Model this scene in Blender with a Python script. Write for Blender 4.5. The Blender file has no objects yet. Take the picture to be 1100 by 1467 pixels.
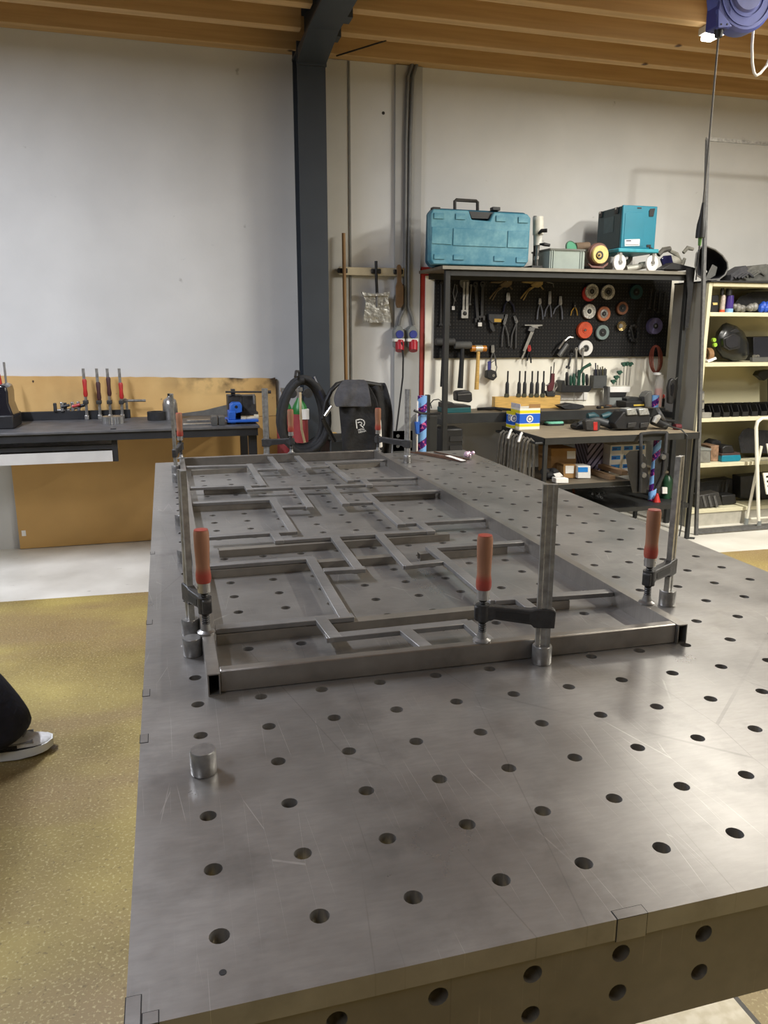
import bpy, bmesh, math, random
from mathutils import Vector, Matrix
random.seed(7)
S = bpy.context.scene
COL = S.collection

# ------------------------------------------------------------------ camera
F = 1107.14                                   # focal length in pixels of the 1100x1467 frame
RX = Vector((0.96332, -0.26834, 0.00172))     # camera right
RY = Vector((-0.06009, -0.22205, -0.97318))   # camera down
RZ = Vector((0.26152, 0.93738, -0.23003))     # camera forward
TH = 0.88                                     # welding table top height
CP = Vector((-0.0178, -0.6633, TH + 0.5809))
RX.normalize(); RZ = (RZ - RX * RX.dot(RZ)).normalized(); RY = RZ.cross(RX).normalized()
cam_d = bpy.data.cameras.new('camera'); cam = bpy.data.objects.new('camera', cam_d); COL.objects.link(cam)
cam_d.sensor_fit = 'HORIZONTAL'; cam_d.sensor_width = 36.0; cam_d.lens = F / 1100 * 36.0
cam_d.clip_start = 0.02; cam_d.clip_end = 60
m = Matrix((RX, -RY, -RZ)).transposed().to_4x4(); m.translation = CP
cam.matrix_world = m
S.camera = cam

# ------------------------------------------------------------------ world, exposure, lamps' energy
w = bpy.data.worlds.new('world'); S.world = w; w.use_nodes = True
w.node_tree.nodes['Background'].inputs[0].default_value = (0.55, 0.6, 0.7, 1)
w.node_tree.nodes['Background'].inputs[1].default_value = 0.02
S.view_settings.view_transform = 'Standard'; S.view_settings.look = 'None'
S.view_settings.gamma = 1.0; S.view_settings.use_curve_mapping = False
S.view_settings.exposure = 0.08
COOL = (0.83, 0.88, 1.0); WARM = (1.0, 0.965, 0.875)
# x, y centre, z, length (along y), watts, colour
LAMPS = [(-1.5, 2.35, 3.16, 1.5, 150, COOL), (-1.6, -0.9, 3.16, 1.5, 35, COOL),
         (3.19, 3.02, 3.16, 1.5, 44, WARM), (4.3, 1.25, 3.16, 1.5, 235, WARM), (4.3, -1.6, 3.16, 1.5, 100, WARM)]

# ------------------------------------------------------------------ photo pixel -> point on a plane of the room
def ray(x, y): return RX * ((x - 550) / F) + RY * ((y - 733.5) / F) + RZ
def PY(x, y, Y):
    d = ray(x, y); return CP + d * ((Y - CP.y) / d.y)
def PZ(x, y, z):
    d = ray(x, y); return CP + d * ((z - CP.z) / d.z)
def sc(x, y, Y): return (PY(x, y, Y) - CP).dot(RZ) / F      # metres per pixel there

# ------------------------------------------------------------------ materials
def lin(c):
    if isinstance(c, str): c = [int(c[i:i+2], 16) for i in (1, 3, 5)]
    return tuple(((v/255)/12.92 if v/255 <= .04045 else ((v/255+.055)/1.055)**2.4) for v in c)
MATS = {}
def mat(name, col, rough=.55, metal=0.0, var=.12, scale=18.0, bump=0.0, bscale=None, alpha=1.0, emit=None, trans=0.0, coat=0.0, stretch=None, rvar=0.0):
    if name in MATS: return MATS[name]
    M = bpy.data.materials.new(name); M.use_nodes = True; MATS[name] = M
    N = M.node_tree.nodes; L = M.node_tree.links; b = N['Principled BSDF']
    c = lin(col)
    b.inputs['Roughness'].default_value = rough; b.inputs['Metallic'].default_value = metal
    tc = N.new('ShaderNodeTexCoord'); mp = N.new('ShaderNodeMapping'); L.new(tc.outputs['Object'], mp.inputs[0])
    if stretch: mp.inputs['Scale'].default_value = stretch
    nz = N.new('ShaderNodeTexNoise'); nz.inputs['Scale'].default_value = scale; nz.inputs['Detail'].default_value = 5
    L.new(mp.outputs[0], nz.inputs['Vector'])
    rp = N.new('ShaderNodeValToRGB'); rp.color_ramp.elements[0].position = .3; rp.color_ramp.elements[1].position = .7
    rp.color_ramp.elements[0].color = tuple(v*(1-var) for v in c) + (1,)
    rp.color_ramp.elements[1].color = tuple(min(1, v*(1+var)) for v in c) + (1,)
    L.new(nz.outputs['Fac'], rp.inputs[0]); L.new(rp.outputs[0], b.inputs['Base Color'])
    if rvar:
        mr = N.new('ShaderNodeMapRange'); mr.inputs['To Min'].default_value = rough-rvar; mr.inputs['To Max'].default_value = rough+rvar
        L.new(nz.outputs['Fac'], mr.inputs[0]); L.new(mr.outputs[0], b.inputs['Roughness'])
    if bump:
        n2 = N.new('ShaderNodeTexNoise'); n2.inputs['Scale'].default_value = bscale or scale*3; L.new(mp.outputs[0], n2.inputs['Vector'])
        bp = N.new('ShaderNodeBump'); bp.inputs['Strength'].default_value = bump; bp.inputs['Distance'].default_value = .01
        L.new(n2.outputs['Fac'], bp.inputs['Height']); L.new(bp.outputs[0], b.inputs['Normal'])
    if trans: b.inputs['Transmission Weight'].default_value = trans
    if alpha < 1: b.inputs['Alpha'].default_value = alpha
    if coat: b.inputs['Coat Weight'].default_value = coat
    if emit:
        b.inputs['Emission Color'].default_value = tuple(emit[0]) + (1,); b.inputs['Emission Strength'].default_value = emit[1]
    return M

def nodes_of(M): return M.node_tree.nodes, M.node_tree.links, M.node_tree.nodes['Principled BSDF']
def mixc(N, L, fac, a, b):
    x = N.new('ShaderNodeMix'); x.data_type = 'RGBA'
    if hasattr(fac, 'is_output'): L.new(fac, x.inputs[0])
    else: x.inputs[0].default_value = fac
    for k, v in ((6, a), (7, b)):
        if hasattr(v, 'is_output'): L.new(v, x.inputs[k])
        else: x.inputs[k].default_value = tuple(v) + (1,)
    return x.outputs[2]
def noise(N, L, vec, scale, detail=4, lo=.4, hi=.6, rough=.5):
    n = N.new('ShaderNodeTexNoise'); n.inputs['Scale'].default_value = scale; n.inputs['Detail'].default_value = detail
    n.inputs['Roughness'].default_value = rough
    L.new(vec, n.inputs['Vector'])
    r = N.new('ShaderNodeMapRange'); r.inputs['From Min'].default_value = lo; r.inputs['From Max'].default_value = hi
    L.new(n.outputs['Fac'], r.inputs[0]); return r.outputs[0]
def mapping(N, L, rot=(0, 0, 0), scale=(1, 1, 1), loc=(0, 0, 0)):
    t = N.new('ShaderNodeTexCoord'); mp = N.new('ShaderNodeMapping')
    mp.inputs['Rotation'].default_value = rot; mp.inputs['Scale'].default_value = scale; mp.inputs['Location'].default_value = loc
    L.new(t.outputs['Object'], mp.inputs[0]); return mp.outputs[0]
def fmath(N, L, op, a, b=None):
    x = N.new('ShaderNodeMath'); x.operation = op
    for k, v in ((0, a), (1, b)):
        if v is None: continue
        if hasattr(v, 'is_output'): L.new(v, x.inputs[k])
        else: x.inputs[k].default_value = v
    return x.outputs[0]

def steel_plate(name, base, rough, metal, scratch=True):
    """ground mill-steel: cloudy tone, fine grain, thin scratches"""
    M = mat(name, base, rough, metal, .1, 6)
    N, L, b = nodes_of(M)
    v = mapping(N, L)
    c0 = lin(base); d = tuple(x*.80 for x in c0); h = tuple(min(1, x*1.14) for x in c0)
    cl = noise(N, L, v, 3.2, 8, .35, .65, .62)
    col = mixc(N, L, cl, d, h)
    fine = noise(N, L, mapping(N, L, scale=(14, 60, 14), rot=(0, 0, .4)), 3, 6, .3, .7)
    col = mixc(N, L, fmath(N, L, 'MULTIPLY', fine, .30), col, tuple(x*.62 for x in c0))
    if scratch:
        tot = None
        for i, (rz, sx, sy, th) in enumerate(((.5, 26, 1.3, .006), (-.75, 20, 1.6, .005), (.15, 34, 2.2, .004))):
            vo = N.new('ShaderNodeTexVoronoi'); vo.voronoi_dimensions = '2D'; vo.feature = 'DISTANCE_TO_EDGE'; vo.inputs['Scale'].default_value = 1.0
            L.new(mapping(N, L, rot=(0, 0, rz), scale=(sx, sy, 1), loc=(i*3.1, i*1.7, 0)), vo.inputs['Vector'])
            s = fmath(N, L, 'LESS_THAN', vo.outputs[0], th)
            msk = noise(N, L, mapping(N, L, loc=(i*5, 2, 0)), 4.5, 2, .56, .62)
            s = fmath(N, L, 'MULTIPLY', s, msk)
            tot = s if tot is None else fmath(N, L, 'MAXIMUM', tot, s)
        col = mixc(N, L, fmath(N, L, 'MULTIPLY', tot, .24), col, tuple(min(1, x*2.3+.1) for x in c0))
    sm = noise(N, L, mapping(N, L, loc=(4, 7, 0)), 8.5, 7, .54, .72, .6)
    col = mixc(N, L, fmath(N, L, 'MULTIPLY', sm, .5), col, tuple(x*.45 for x in c0))
    if scratch:
        for i, (rz, sx, sy, th) in enumerate(((1.2, 3.1, .5, .0016), (-.45, 2.3, .4, .0014))):
            vo = N.new('ShaderNodeTexVoronoi'); vo.voronoi_dimensions = '2D'; vo.feature = 'DISTANCE_TO_EDGE'; vo.inputs['Scale'].default_value = 1.0
            L.new(mapping(N, L, rot=(0, 0, rz), scale=(sx, sy, 1), loc=(i*2.3+.7, i*.9, 0)), vo.inputs['Vector'])
            s = fmath(N, L, 'LESS_THAN', vo.outputs[0], th)
            s = fmath(N, L, 'MULTIPLY', s, noise(N, L, mapping(N, L, loc=(i*3, 9, 0)), 3, 2, .42, .55))
            col = mixc(N, L, fmath(N, L, 'MULTIPLY', s, .3), col, tuple(x*.4 for x in c0))
    L.new(col, b.inputs['Base Color'])
    rr = N.new('ShaderNodeMapRange'); rr.inputs['To Min'].default_value = rough-.04; rr.inputs['To Max'].default_value = rough+.07
    L.new(cl, rr.inputs[0]); L.new(rr.outputs[0], b.inputs['Roughness'])
    return M

m_table = steel_plate('table_steel', (150, 147, 143), .31, .66)
m_tube = steel_plate('tube_steel', (152, 147, 140), .3, .75, False)
m_lattice = steel_plate('lattice_steel', (138, 136, 133), .42, .55, False)
m_pack = steel_plate('packing_steel', (146, 140, 130), .36, .6, False)
m_galv = mat('clamp_bar_steel', (158, 156, 150), .38, .7, .3, 60)
m_cast = mat('dark_cast_iron', (62, 61, 60), .5, .45, .25, 60, .15)
m_steel = mat('bright_steel', (176, 174, 170), .3, .85, .15, 40)
m_bolt = mat('bolt_steel', (150, 149, 147), .33, .8, .2, 70)
m_black = mat('black_plastic', (24, 24, 26), .5, 0, .25, 40)
m_black2 = mat('black_rubber', (33, 33, 34), .75, 0, .3, 30, .2)
m_dark = mat('dark_painted_steel', (38, 39, 39), .55, .1, .2, 12)
m_colsteel = mat('column_paint', (53, 59, 66), .5, .1, .08, 6)
m_blackcloth = mat('black_cloth', (30, 30, 32), .9, 0, .3, 25, .35, 60)
m_greycloth = mat('charcoal_cloth', (66, 66, 70), .9, 0, .25, 25, .35, 60)
m_white = mat('white_plastic', (222, 222, 216), .45, 0, .05)
m_grey = mat('grey_plastic', (128, 132, 130), .5, 0, .08)
m_cream = mat('cream_paint', (214, 208, 178), .5, .05, .07, 8)
m_paper = mat('white_card', (232, 230, 226), .7, 0, .05)
m_card = mat('brown_cardboard', (160, 122, 74), .8, 0, .12, 12)
m_teal = mat('teal_plastic', (18, 118, 142), .4, 0, .1, 6)
m_blue = mat('blue_paint', (42, 98, 190), .45, 0, .12, 20)
m_red = mat('red_plastic', (176, 40, 36), .45, 0, .2, 20)
m_orange = mat('orange_disc', (206, 78, 40), .6, 0, .2, 30)
m_green = mat('green_plastic', (34, 74, 58), .5, 0, .2, 30)
m_brass = mat('brass', (170, 146, 96), .38, .7, .25, 40)
m_purple = mat('purple_disc', (98, 92, 130), .7, 0, .15, 30)
m_wood = mat('oak_worktop', (142, 130, 110), .6, 0, .22, 6, .1, None, stretch=(1, 9, 1))
m_yellowwood = mat('pale_wood', (206, 166, 92), .55, 0, .18, 12, stretch=(1, 8, 8))

# ------------------------------------------------------------------ mesh building
class MB:
    def __init__(s): s.v = []; s.f = []
    def add(s, vs, fs, M=None):
        o = len(s.v)
        s.v += [tuple(M @ Vector(p)) if M else tuple(p) for p in vs]
        s.f += [tuple(i + o for i in f) for f in fs]; return s
    def bb(s, x0, x1, y0, y1, z0, z1, M=None):
        vs = [(x, y, z) for z in (z0, z1) for y in (y0, y1) for x in (x0, x1)]
        return s.add(vs, [(0, 2, 3, 1), (4, 5, 7, 6), (0, 1, 5, 4), (2, 6, 7, 3), (0, 4, 6, 2), (1, 3, 7, 5)], M)
    def prism(s, pts, y0, y1, M=None):            # polygon in x,z pushed along y
        a = sum(pts[i][0]*pts[(i+1) % len(pts)][1] - pts[(i+1) % len(pts)][0]*pts[i][1] for i in range(len(pts)))
        if a < 0: pts = pts[::-1]
        n = len(pts)
        vs = [(p[0], y0, p[1]) for p in pts] + [(p[0], y1, p[1]) for p in pts]
        fs = [tuple(range(n)), tuple(range(2*n-1, n-1, -1))] + [(i, i+n, (i+1) % n + n, (i+1) % n) for i in range(n)]
        return s.add(vs, fs, M)
    def cyl(s, p0, p1, r0, r1=None, n=16, caps=True):
        r1 = r0 if r1 is None else r1
        p0 = Vector(p0); p1 = Vector(p1); d = (p1 - p0).normalized()
        a = d.orthogonal().normalized(); b = d.cross(a)
        vs = []
        for p, r in ((p0, r0), (p1, r1)):
            vs += [p + (a*math.cos(2*math.pi*i/n) + b*math.sin(2*math.pi*i/n))*r for i in range(n)]
        fs = [(i, (i+1) % n, (i+1) % n + n, i+n) for i in range(n)]
        if caps: fs += [tuple(range(n-1, -1, -1)), tuple(range(n, 2*n))]
        return s.add(vs, fs)
    def lathe(s, prof, n=20, M=None):             # (r, z) profile round z
        vs = []; fs = []; k = len(prof)
        for i in range(n):
            c, q = math.cos(2*math.pi*i/n), math.sin(2*math.pi*i/n)
            vs += [(r*c, r*q, z) for r, z in prof]
        for i in range(n):
            for j in range(k-1):
                fs.append((i*k+j, ((i+1) % n)*k+j, ((i+1) % n)*k+j+1, i*k+j+1))
        ring = prof[0] == prof[-1]
        if not ring and prof[0][0] > 1e-6: fs.append(tuple(i*k for i in range(n-1, -1, -1)))
        if not ring and prof[-1][0] > 1e-6: fs.append(tuple(i*k+k-1 for i in range(n)))
        return s.add(vs, fs, M)
    def tube(s, pts, r, n=8, closed=False, flat=None):
        P = [Vector(p) for p in pts]; k = len(P)
        rs = r if isinstance(r, (list, tuple)) else [r]*k
        T = []
        for i in range(k):
            a = P[(i-1) % k] if (closed or i > 0) else P[i]; b = P[(i+1) % k] if (closed or i < k-1) else P[i]
            T.append((b - a).normalized())
        u = T[0].orthogonal().normalized(); vs = []
        for i in range(k):
            u = (u - T[i]*u.dot(T[i])); u = u.normalized() if u.length > 1e-6 else T[i].orthogonal().normalized()
            w_ = T[i].cross(u)
            vs += [P[i] + (u*math.cos(2*math.pi*j/n) + w_*math.sin(2*math.pi*j/n))*rs[i] for j in range(n)]
        fs = []
        for i in range(k if closed else k-1):
            a = i*n; b = ((i+1) % k)*n
            fs += [(a+j, a+(j+1) % n, b+(j+1) % n, b+j) for j in range(n)]
        if not closed: fs += [tuple(range(n-1, -1, -1)), tuple((k-1)*n+j for j in range(n))]
        return s.add(vs, fs)
    def sph(s, c, r, nu=16, nv=10, M=None):
        if not hasattr(r, '__len__'): r = (r, r, r)
        vs = []; fs = []
        for j in range(nv+1):
            t = math.pi*j/nv
            for i in range(nu):
                p = 2*math.pi*i/nu
                vs.append((c[0]+r[0]*math.sin(t)*math.cos(p), c[1]+r[1]*math.sin(t)*math.sin(p), c[2]+r[2]*math.cos(t)))
        for j in range(nv):
            for i in range(nu):
                fs.append((j*nu+i, (j+1)*nu+i, (j+1)*nu+(i+1) % nu, j*nu+(i+1) % nu))
        return s.add(vs, fs, M)
    # ---- shapes measured in photo pixels on the plane y = Y
    def pbox(s, x0, y0, x1, y1, Y, d, zb=None, zt=None):
        ym = (y0+y1)/2; xm = (x0+x1)/2
        a = PY(x0, ym, Y).x; b = PY(x1, ym, Y).x
        t = PY(xm, y0, Y).z if zt is None else zt; c = PY(xm, y1, Y).z if zb is None else zb
        return s.bb(a, b, Y, Y+d, c, t)
    def pprism(s, pts, Y, d):
        return s.prism([((q := PY(x, y, Y)).x, q.z) for x, y in pts], Y, Y+d)
    def pdisc(s, cx, cy, r, Y, d, n=28, hole=0):
        q = PY(cx, cy, Y); k = sc(cx, cy, Y); R_ = r*k
        M = Matrix.Translation((q.x, Y, q.z)) @ Matrix.Rotation(-math.pi/2, 4, 'X')
        if hole: return s.lathe([(hole*k, 0), (R_*.96, 0), (R_, d*.15), (R_, d), (hole*k, d), (hole*k, 0)], n, M)
        return s.lathe([(0, 0), (R_*.94, 0), (R_, d*.2), (R_, d), (0, d)], n, M)
    def ptube(s, pts, r, n=8):                    # (x, y, Y) pixels + plane
        return s.tube([PY(*p) for p in pts], r, n)
    def build(s, name, material, parent=None, bevel=0.0, ang=.6, sub=0):
        me = bpy.data.meshes.new(name)
        c = [(min(p[i] for p in s.v) + max(p[i] for p in s.v))/2 for i in range(3)]
        me.from_pydata([(p[0]-c[0], p[1]-c[1], p[2]-c[2]) for p in s.v], [], s.f)
        me.validate()
        bm = bmesh.new(); bm.from_mesh(me); bmesh.ops.recalc_face_normals(bm, faces=bm.faces); bm.to_mesh(me); bm.free()
        me.polygons.foreach_set('use_smooth', [True]*len(me.polygons)); me.set_sharp_from_angle(angle=ang)
        me.materials.append(material)
        o = bpy.data.objects.new(name, me); COL.objects.link(o)
        o.location = c
        if parent is not None:
            o.parent = parent
            q = parent; off = Vector((0, 0, 0))
            while q is not None: off += q.location; q = q.parent
            o.location = Vector(c) - off
        if bevel:
            b = o.modifiers.new('bevel', 'BEVEL'); b.width = bevel; b.segments = 2; b.limit_method = 'ANGLE'; b.angle_limit = .7
        if sub:
            b = o.modifiers.new('smooth', 'SUBSURF'); b.levels = sub; b.render_levels = sub
        return o

def tag(o, label, cat, group=None):
    o['label'] = label; o['category'] = cat
    if group: o['group'] = group
    return o
def thing(name, label, cat, loc=(0, 0, 0), group=None):
    o = bpy.data.objects.new(name, None); COL.objects.link(o); o.location = loc; o.empty_display_size = .05
    return tag(o, label, cat, group)
def struct(o): o['kind'] = 'structure'; return o
def copy_tree(o, parent=None):
    c = o.copy(); COL.objects.link(c); c.parent = parent
    if parent: c.matrix_parent_inverse = o.matrix_parent_inverse.copy()
    for ch in list(o.children): copy_tree(ch, c)
    return c
def text_part(txt, size, material, parent, loc, rot=(math.pi/2, 0, 0), name='lettering', depth=.0006, tilt=0):
    cu = bpy.data.curves.new(name, 'FONT'); cu.body = txt; cu.size = size; cu.extrude = depth; cu.align_x = 'CENTER'; cu.align_y = 'CENTER'
    cu.resolution_u = 3
    t = bpy.data.objects.new(name + '_curve', cu); COL.objects.link(t)
    dg = bpy.context.evaluated_depsgraph_get(); me = bpy.data.meshes.new_from_object(t.evaluated_get(dg))
    bpy.data.objects.remove(t); bpy.data.curves.remove(cu)
    me.materials.clear(); me.materials.append(material); me.name = name
    o = bpy.data.objects.new(name, me); COL.objects.link(o)
    o.parent = parent; q = parent; off = Vector((0, 0, 0))
    while q is not None: off += q.location; q = q.parent
    o.location = Vector(loc) - off
    o.rotation_euler = rot
    return o

# ================================================================== THE SETTING
YW = 4.9                                      # back wall
# floor: speckled ochre epoxy, white painted walkway along the wall, a bare pale slab under the table
M = mat('floor_epoxy', (176, 158, 96), .42, 0, .1); N, L, b = nodes_of(M)
v = mapping(N, L)
c1 = mixc(N, L, noise(N, L, v, 1.1, 5, .38, .62), lin((128, 110, 66)), lin((174, 156, 90)))
c1 = mixc(N, L, fmath(N, L, 'MULTIPLY', noise(N, L, mapping(N, L, scale=(.5, 1.6, 1)), 1.3, 3, .45, .6), .8), c1, lin((138, 116, 80)))
c1 = mixc(N, L, fmath(N, L, 'MULTIPLY', noise(N, L, v, 120, 3, .55, .75), .55), c1, lin((226, 212, 158)))
c1 = mixc(N, L, fmath(N, L, 'MULTIPLY', noise(N, L, v, 70, 2, .62, .7), .5), c1, lin((92, 76, 44)))
wht = mixc(N, L, noise(N, L, v, 2.2, 6, .35, .7), lin((196, 192, 182)), lin((228, 225, 216)))
wht = mixc(N, L, noise(N, L, mapping(N, L, scale=(1, 3, 1)), 9, 5, .70, .78), wht, lin((110, 104, 92)))
sp = N.new('ShaderNodeSeparateXYZ'); L.new(v, sp.inputs[0])
edge = fmath(N, L, 'ADD', sp.outputs[1], fmath(N, L, 'MULTIPLY', sp.outputs[0], .048))
band = fmath(N, L, 'GREATER_THAN', edge, 3.725)
col = mixc(N, L, band, c1, wht)
dx = fmath(N, L, 'LESS_THAN', fmath(N, L, 'ABSOLUTE', fmath(N, L, 'SUBTRACT', sp.outputs[0], .97)), .16)
dy = fmath(N, L, 'LESS_THAN', fmath(N, L, 'ABSOLUTE', fmath(N, L, 'SUBTRACT', sp.outputs[1], .3)), .75)
slab = fmath(N, L, 'MULTIPLY', dx, dy)
col = mixc(N, L, slab, col, mixc(N, L, noise(N, L, v, 30, 4), lin((206, 196, 170)), lin((226, 218, 198))))
j = fmath(N, L, 'LESS_THAN', fmath(N, L, 'ABSOLUTE', fmath(N, L, 'SUBTRACT', sp.outputs[0], 1.133)), .006)
col = mixc(N, L, j, col, lin((40, 34, 26)))
L.new(col, b.inputs['Base Color'])
m_floor = M
o = MB().bb(-3.6, 7, -5, 5, -.1, 0); o.v = [(p[0], p[1], p[2]) for p in o.v]
fl = o.build('floor', m_floor); struct(fl)
# keep object coordinates equal to room coordinates for the painted floor
off = Vector(fl.location); me = fl.data
for vv in me.vertices: vv.co += off
fl.location = (0, 0, 0)

M = mat('wall_paint', (203, 203, 201), .75, 0, .03, 3); N, L, b = nodes_of(M)
v = mapping(N, L)
col = mixc(N, L, noise(N, L, v, 1.6, 6, .3, .7), lin((196, 196, 194)), lin((210, 210, 208)))
col = mixc(N, L, fmath(N, L, 'MULTIPLY', noise(N, L, v, 11, 5, .73, .80), .6), col, lin((120, 118, 114)))
L.new(col, b.inputs['Base Color'])
bp = N.new('ShaderNodeBump'); bp.inputs['Strength'].default_value = .12; bp.inputs['Distance'].default_value = .004
nz = N.new('ShaderNodeTexNoise'); nz.inputs['Scale'].default_value = 40; L.new(v, nz.inputs['Vector']); L.new(nz.outputs['Fac'], bp.inputs['Height']); L.new(bp.outputs[0], b.inputs['Normal'])
m_wall = M
m_wall2 = mat('side_wall_grey', (128, 128, 126), .75, 0, .06, 2)
wb = struct(MB().bb(-3.6, 7, YW, YW+.1, 0, 3.6).build('wall_back', m_wall))
struct(MB().bb(-3.7, -3.6, -5, 5, 0, 3.6).build('wall_left', m_wall2))
struct(MB().bb(7, 7.1, -5, 5, 0, 3.6).build('wall_right', m_wall2))
struct(MB().bb(-3.7, 7.1, -5.1, -5, 0, 3.6).build('wall_front', m_wall2))
hq = PY(549, 162, YW); MB().cyl((hq.x, YW-.001, hq.z), (hq.x, YW+.001, hq.z), .011, n=12).build('drill_hole', mat('hole_dark', (40, 38, 36), .8), wb)
# wall detail right of the column: panel joint and a grey pilaster carrying the conduits
m_pil = mat('pilaster_grey', (168, 168, 166), .7, 0, .06, 4)
t1 = PY(501, 300, YW).x
struct(MB().bb(t1-.006, t1+.006, YW-.012, YW, 0, 3.2).build('trim_1', mat('joint_grey', (120, 120, 118), .7)))
px0, px1 = PY(566, 300, YW-.03).x, PY(603, 300, YW-.03).x
struct(MB().bb(px0, px1, YW-.03, YW, 0, 3.2).build('trim_2', m_pil))
struct(MB().bb(1.09, t1-.02, YW-.008, YW, 0, 3.2).build('trim_3', mat('column_casing', (186, 185, 180), .7, 0, .05, 4)))

# ceiling deck and joists
def timber(name, a, bcol):
    M = mat(name, a, .65, 0, .1); N, L, b = nodes_of(M)
    g = noise(N, L, mapping(N, L, scale=(.6, 14, 14)), 3, 6, .3, .7)
    c = mixc(N, L, g, lin(a), lin(bcol))
    vo = N.new('ShaderNodeTexVoronoi'); vo.inputs['Scale'].default_value = 3.2; L.new(mapping(N, L, scale=(1, 1.0, 1.3)), vo.inputs['Vector'])
    kn = N.new('ShaderNodeMapRange'); kn.inputs['From Min'].default_value = .10; kn.inputs['From Max'].default_value = .06
    L.new(vo.outputs['Distance'], kn.inputs[0])
    c = mixc(N, L, kn.outputs[0], c, lin((70, 42, 20)))
    L.new(c, b.inputs['Base Color']); return M
m_joist = timber('joist_timber', (186, 152, 106), (204, 170, 122))
m_deck = timber('deck_timber', (186, 148, 96), (202, 164, 110))
ceil = struct(MB().bb(-3.7, 7.1, -5.1, 5, 3.42, 3.5).build('ceiling', m_deck))
rx0, rx1 = 0.885, 1.065                        # steel rafter over the column
k = 0; y = 4.44
while y > -4.9:
    for a, c in ((-3.6, rx0-.002), (rx1+.002, 7.0)):
        MB().bb(a, c, y-.038, y+.038, 3.2, 3.42).build('joist', m_joist, ceil, bevel=.003)
    y -= .362
MB().bb(-3.6, 7.0, 4.80, 4.898, 3.205, 3.42).build('joist', m_joist, ceil, bevel=.003)

# steel column (I-section) with end plate and the rafter running towards the camera
colm = struct(MB().bb(rx0, rx1, 4.60, 4.612, .015, 3.19).bb((rx0+rx1)/2-.005, (rx0+rx1)/2+.005, 4.612, 4.77, .015, 3.19).bb(rx0, rx1, 4.77, 4.782, .015, 3.19).build('trim_4', m_colsteel))
MB().bb(rx0-.05, rx1+.05, 4.56, 4.82, 0, .015).build('base_plate', m_colsteel, colm)
MB().bb(rx0-.004, rx1+.004, 4.585, 4.60, 3.06, 3.19).build('end_plate', m_colsteel, colm)
for sx in (-.045, .045):
    x = (rx0+rx1)/2+sx
    MB().cyl((x, 4.57, 3.11), (x, 4.585, 3.11), .014, n=6).build('bolt_head', m_steel, colm)
raf = struct(MB().bb(rx0, rx1, -5, 4.80, 3.135, 3.15).bb((rx0+rx1)/2-.005, (rx0+rx1)/2+.005, -5, 4.80, 3.15, 3.405).bb(rx0, rx1, -5, 4.80, 3.405, 3.42).build('trim_5', m_colsteel))
# haunch under the rafter, next to the column
cx = (rx0+rx1)/2
hb = MB()
hb.add([(rx0, 4.60, 3.135), (rx1, 4.60, 3.135), (rx0, 4.60, 3.07), (rx1, 4.60, 3.07), (rx0, 4.2, 3.135), (rx1, 4.2, 3.135)],
       [(0, 1, 3, 2), (2, 3, 5, 4), (0, 2, 4), (1, 5, 3), (0, 4, 5, 1)])
hb.build('haunch', m_colsteel, raf)
for yy in (4.3, 4.0):
    MB().bb(rx1-.001, rx1+.035, yy, yy+.1, 3.14, 3.2).build('joist_hanger', m_colsteel, raf)
# timber brace and cable clip between joists
MB().tube([PY(482, 80, 4.79), PY(553, 58, 4.46)], .005, 6).build('brace_wire', m_black2, ceil)

# lamps: LED battens under the joists
for i, (x, y, z, ln, wt, c) in enumerate(LAMPS):
    cool = c is COOL
    t = thing('batten_light', ('cool white batten ceiling light over the ochre floor beside the table' if cool else ('warm white batten ceiling light behind the blue cable reel' if i == 2 else 'warm white batten ceiling light beyond the side of the rack')), 'light', (x, y, z), 'cool ceiling battens' if cool else 'warm ceiling battens')
    MB().bb(x-.04, x+.04, y-ln/2, y+ln/2, z, 3.2).build('housing', m_white, t, bevel=.004)
    em = mat('diffuser_cool' if cool else 'diffuser_warm', (250, 250, 250), .4, emit=(c, 9.0))
    MB().bb(x-.035, x+.035, y-ln/2+.02, y+ln/2-.02, z-.035, z).build('diffuser', em, t, bevel=.008)
    ld = bpy.data.lights.new('batten_lamp', 'AREA'); ld.shape = 'RECTANGLE'; ld.size = .07; ld.size_y = ln-.05; ld.energy = wt; ld.color = c; ld.spread = math.radians(180)
    lo = bpy.data.objects.new('batten_lamp', ld); COL.objects.link(lo); lo.parent = t; lo.location = (0, 0, -.037)

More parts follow.
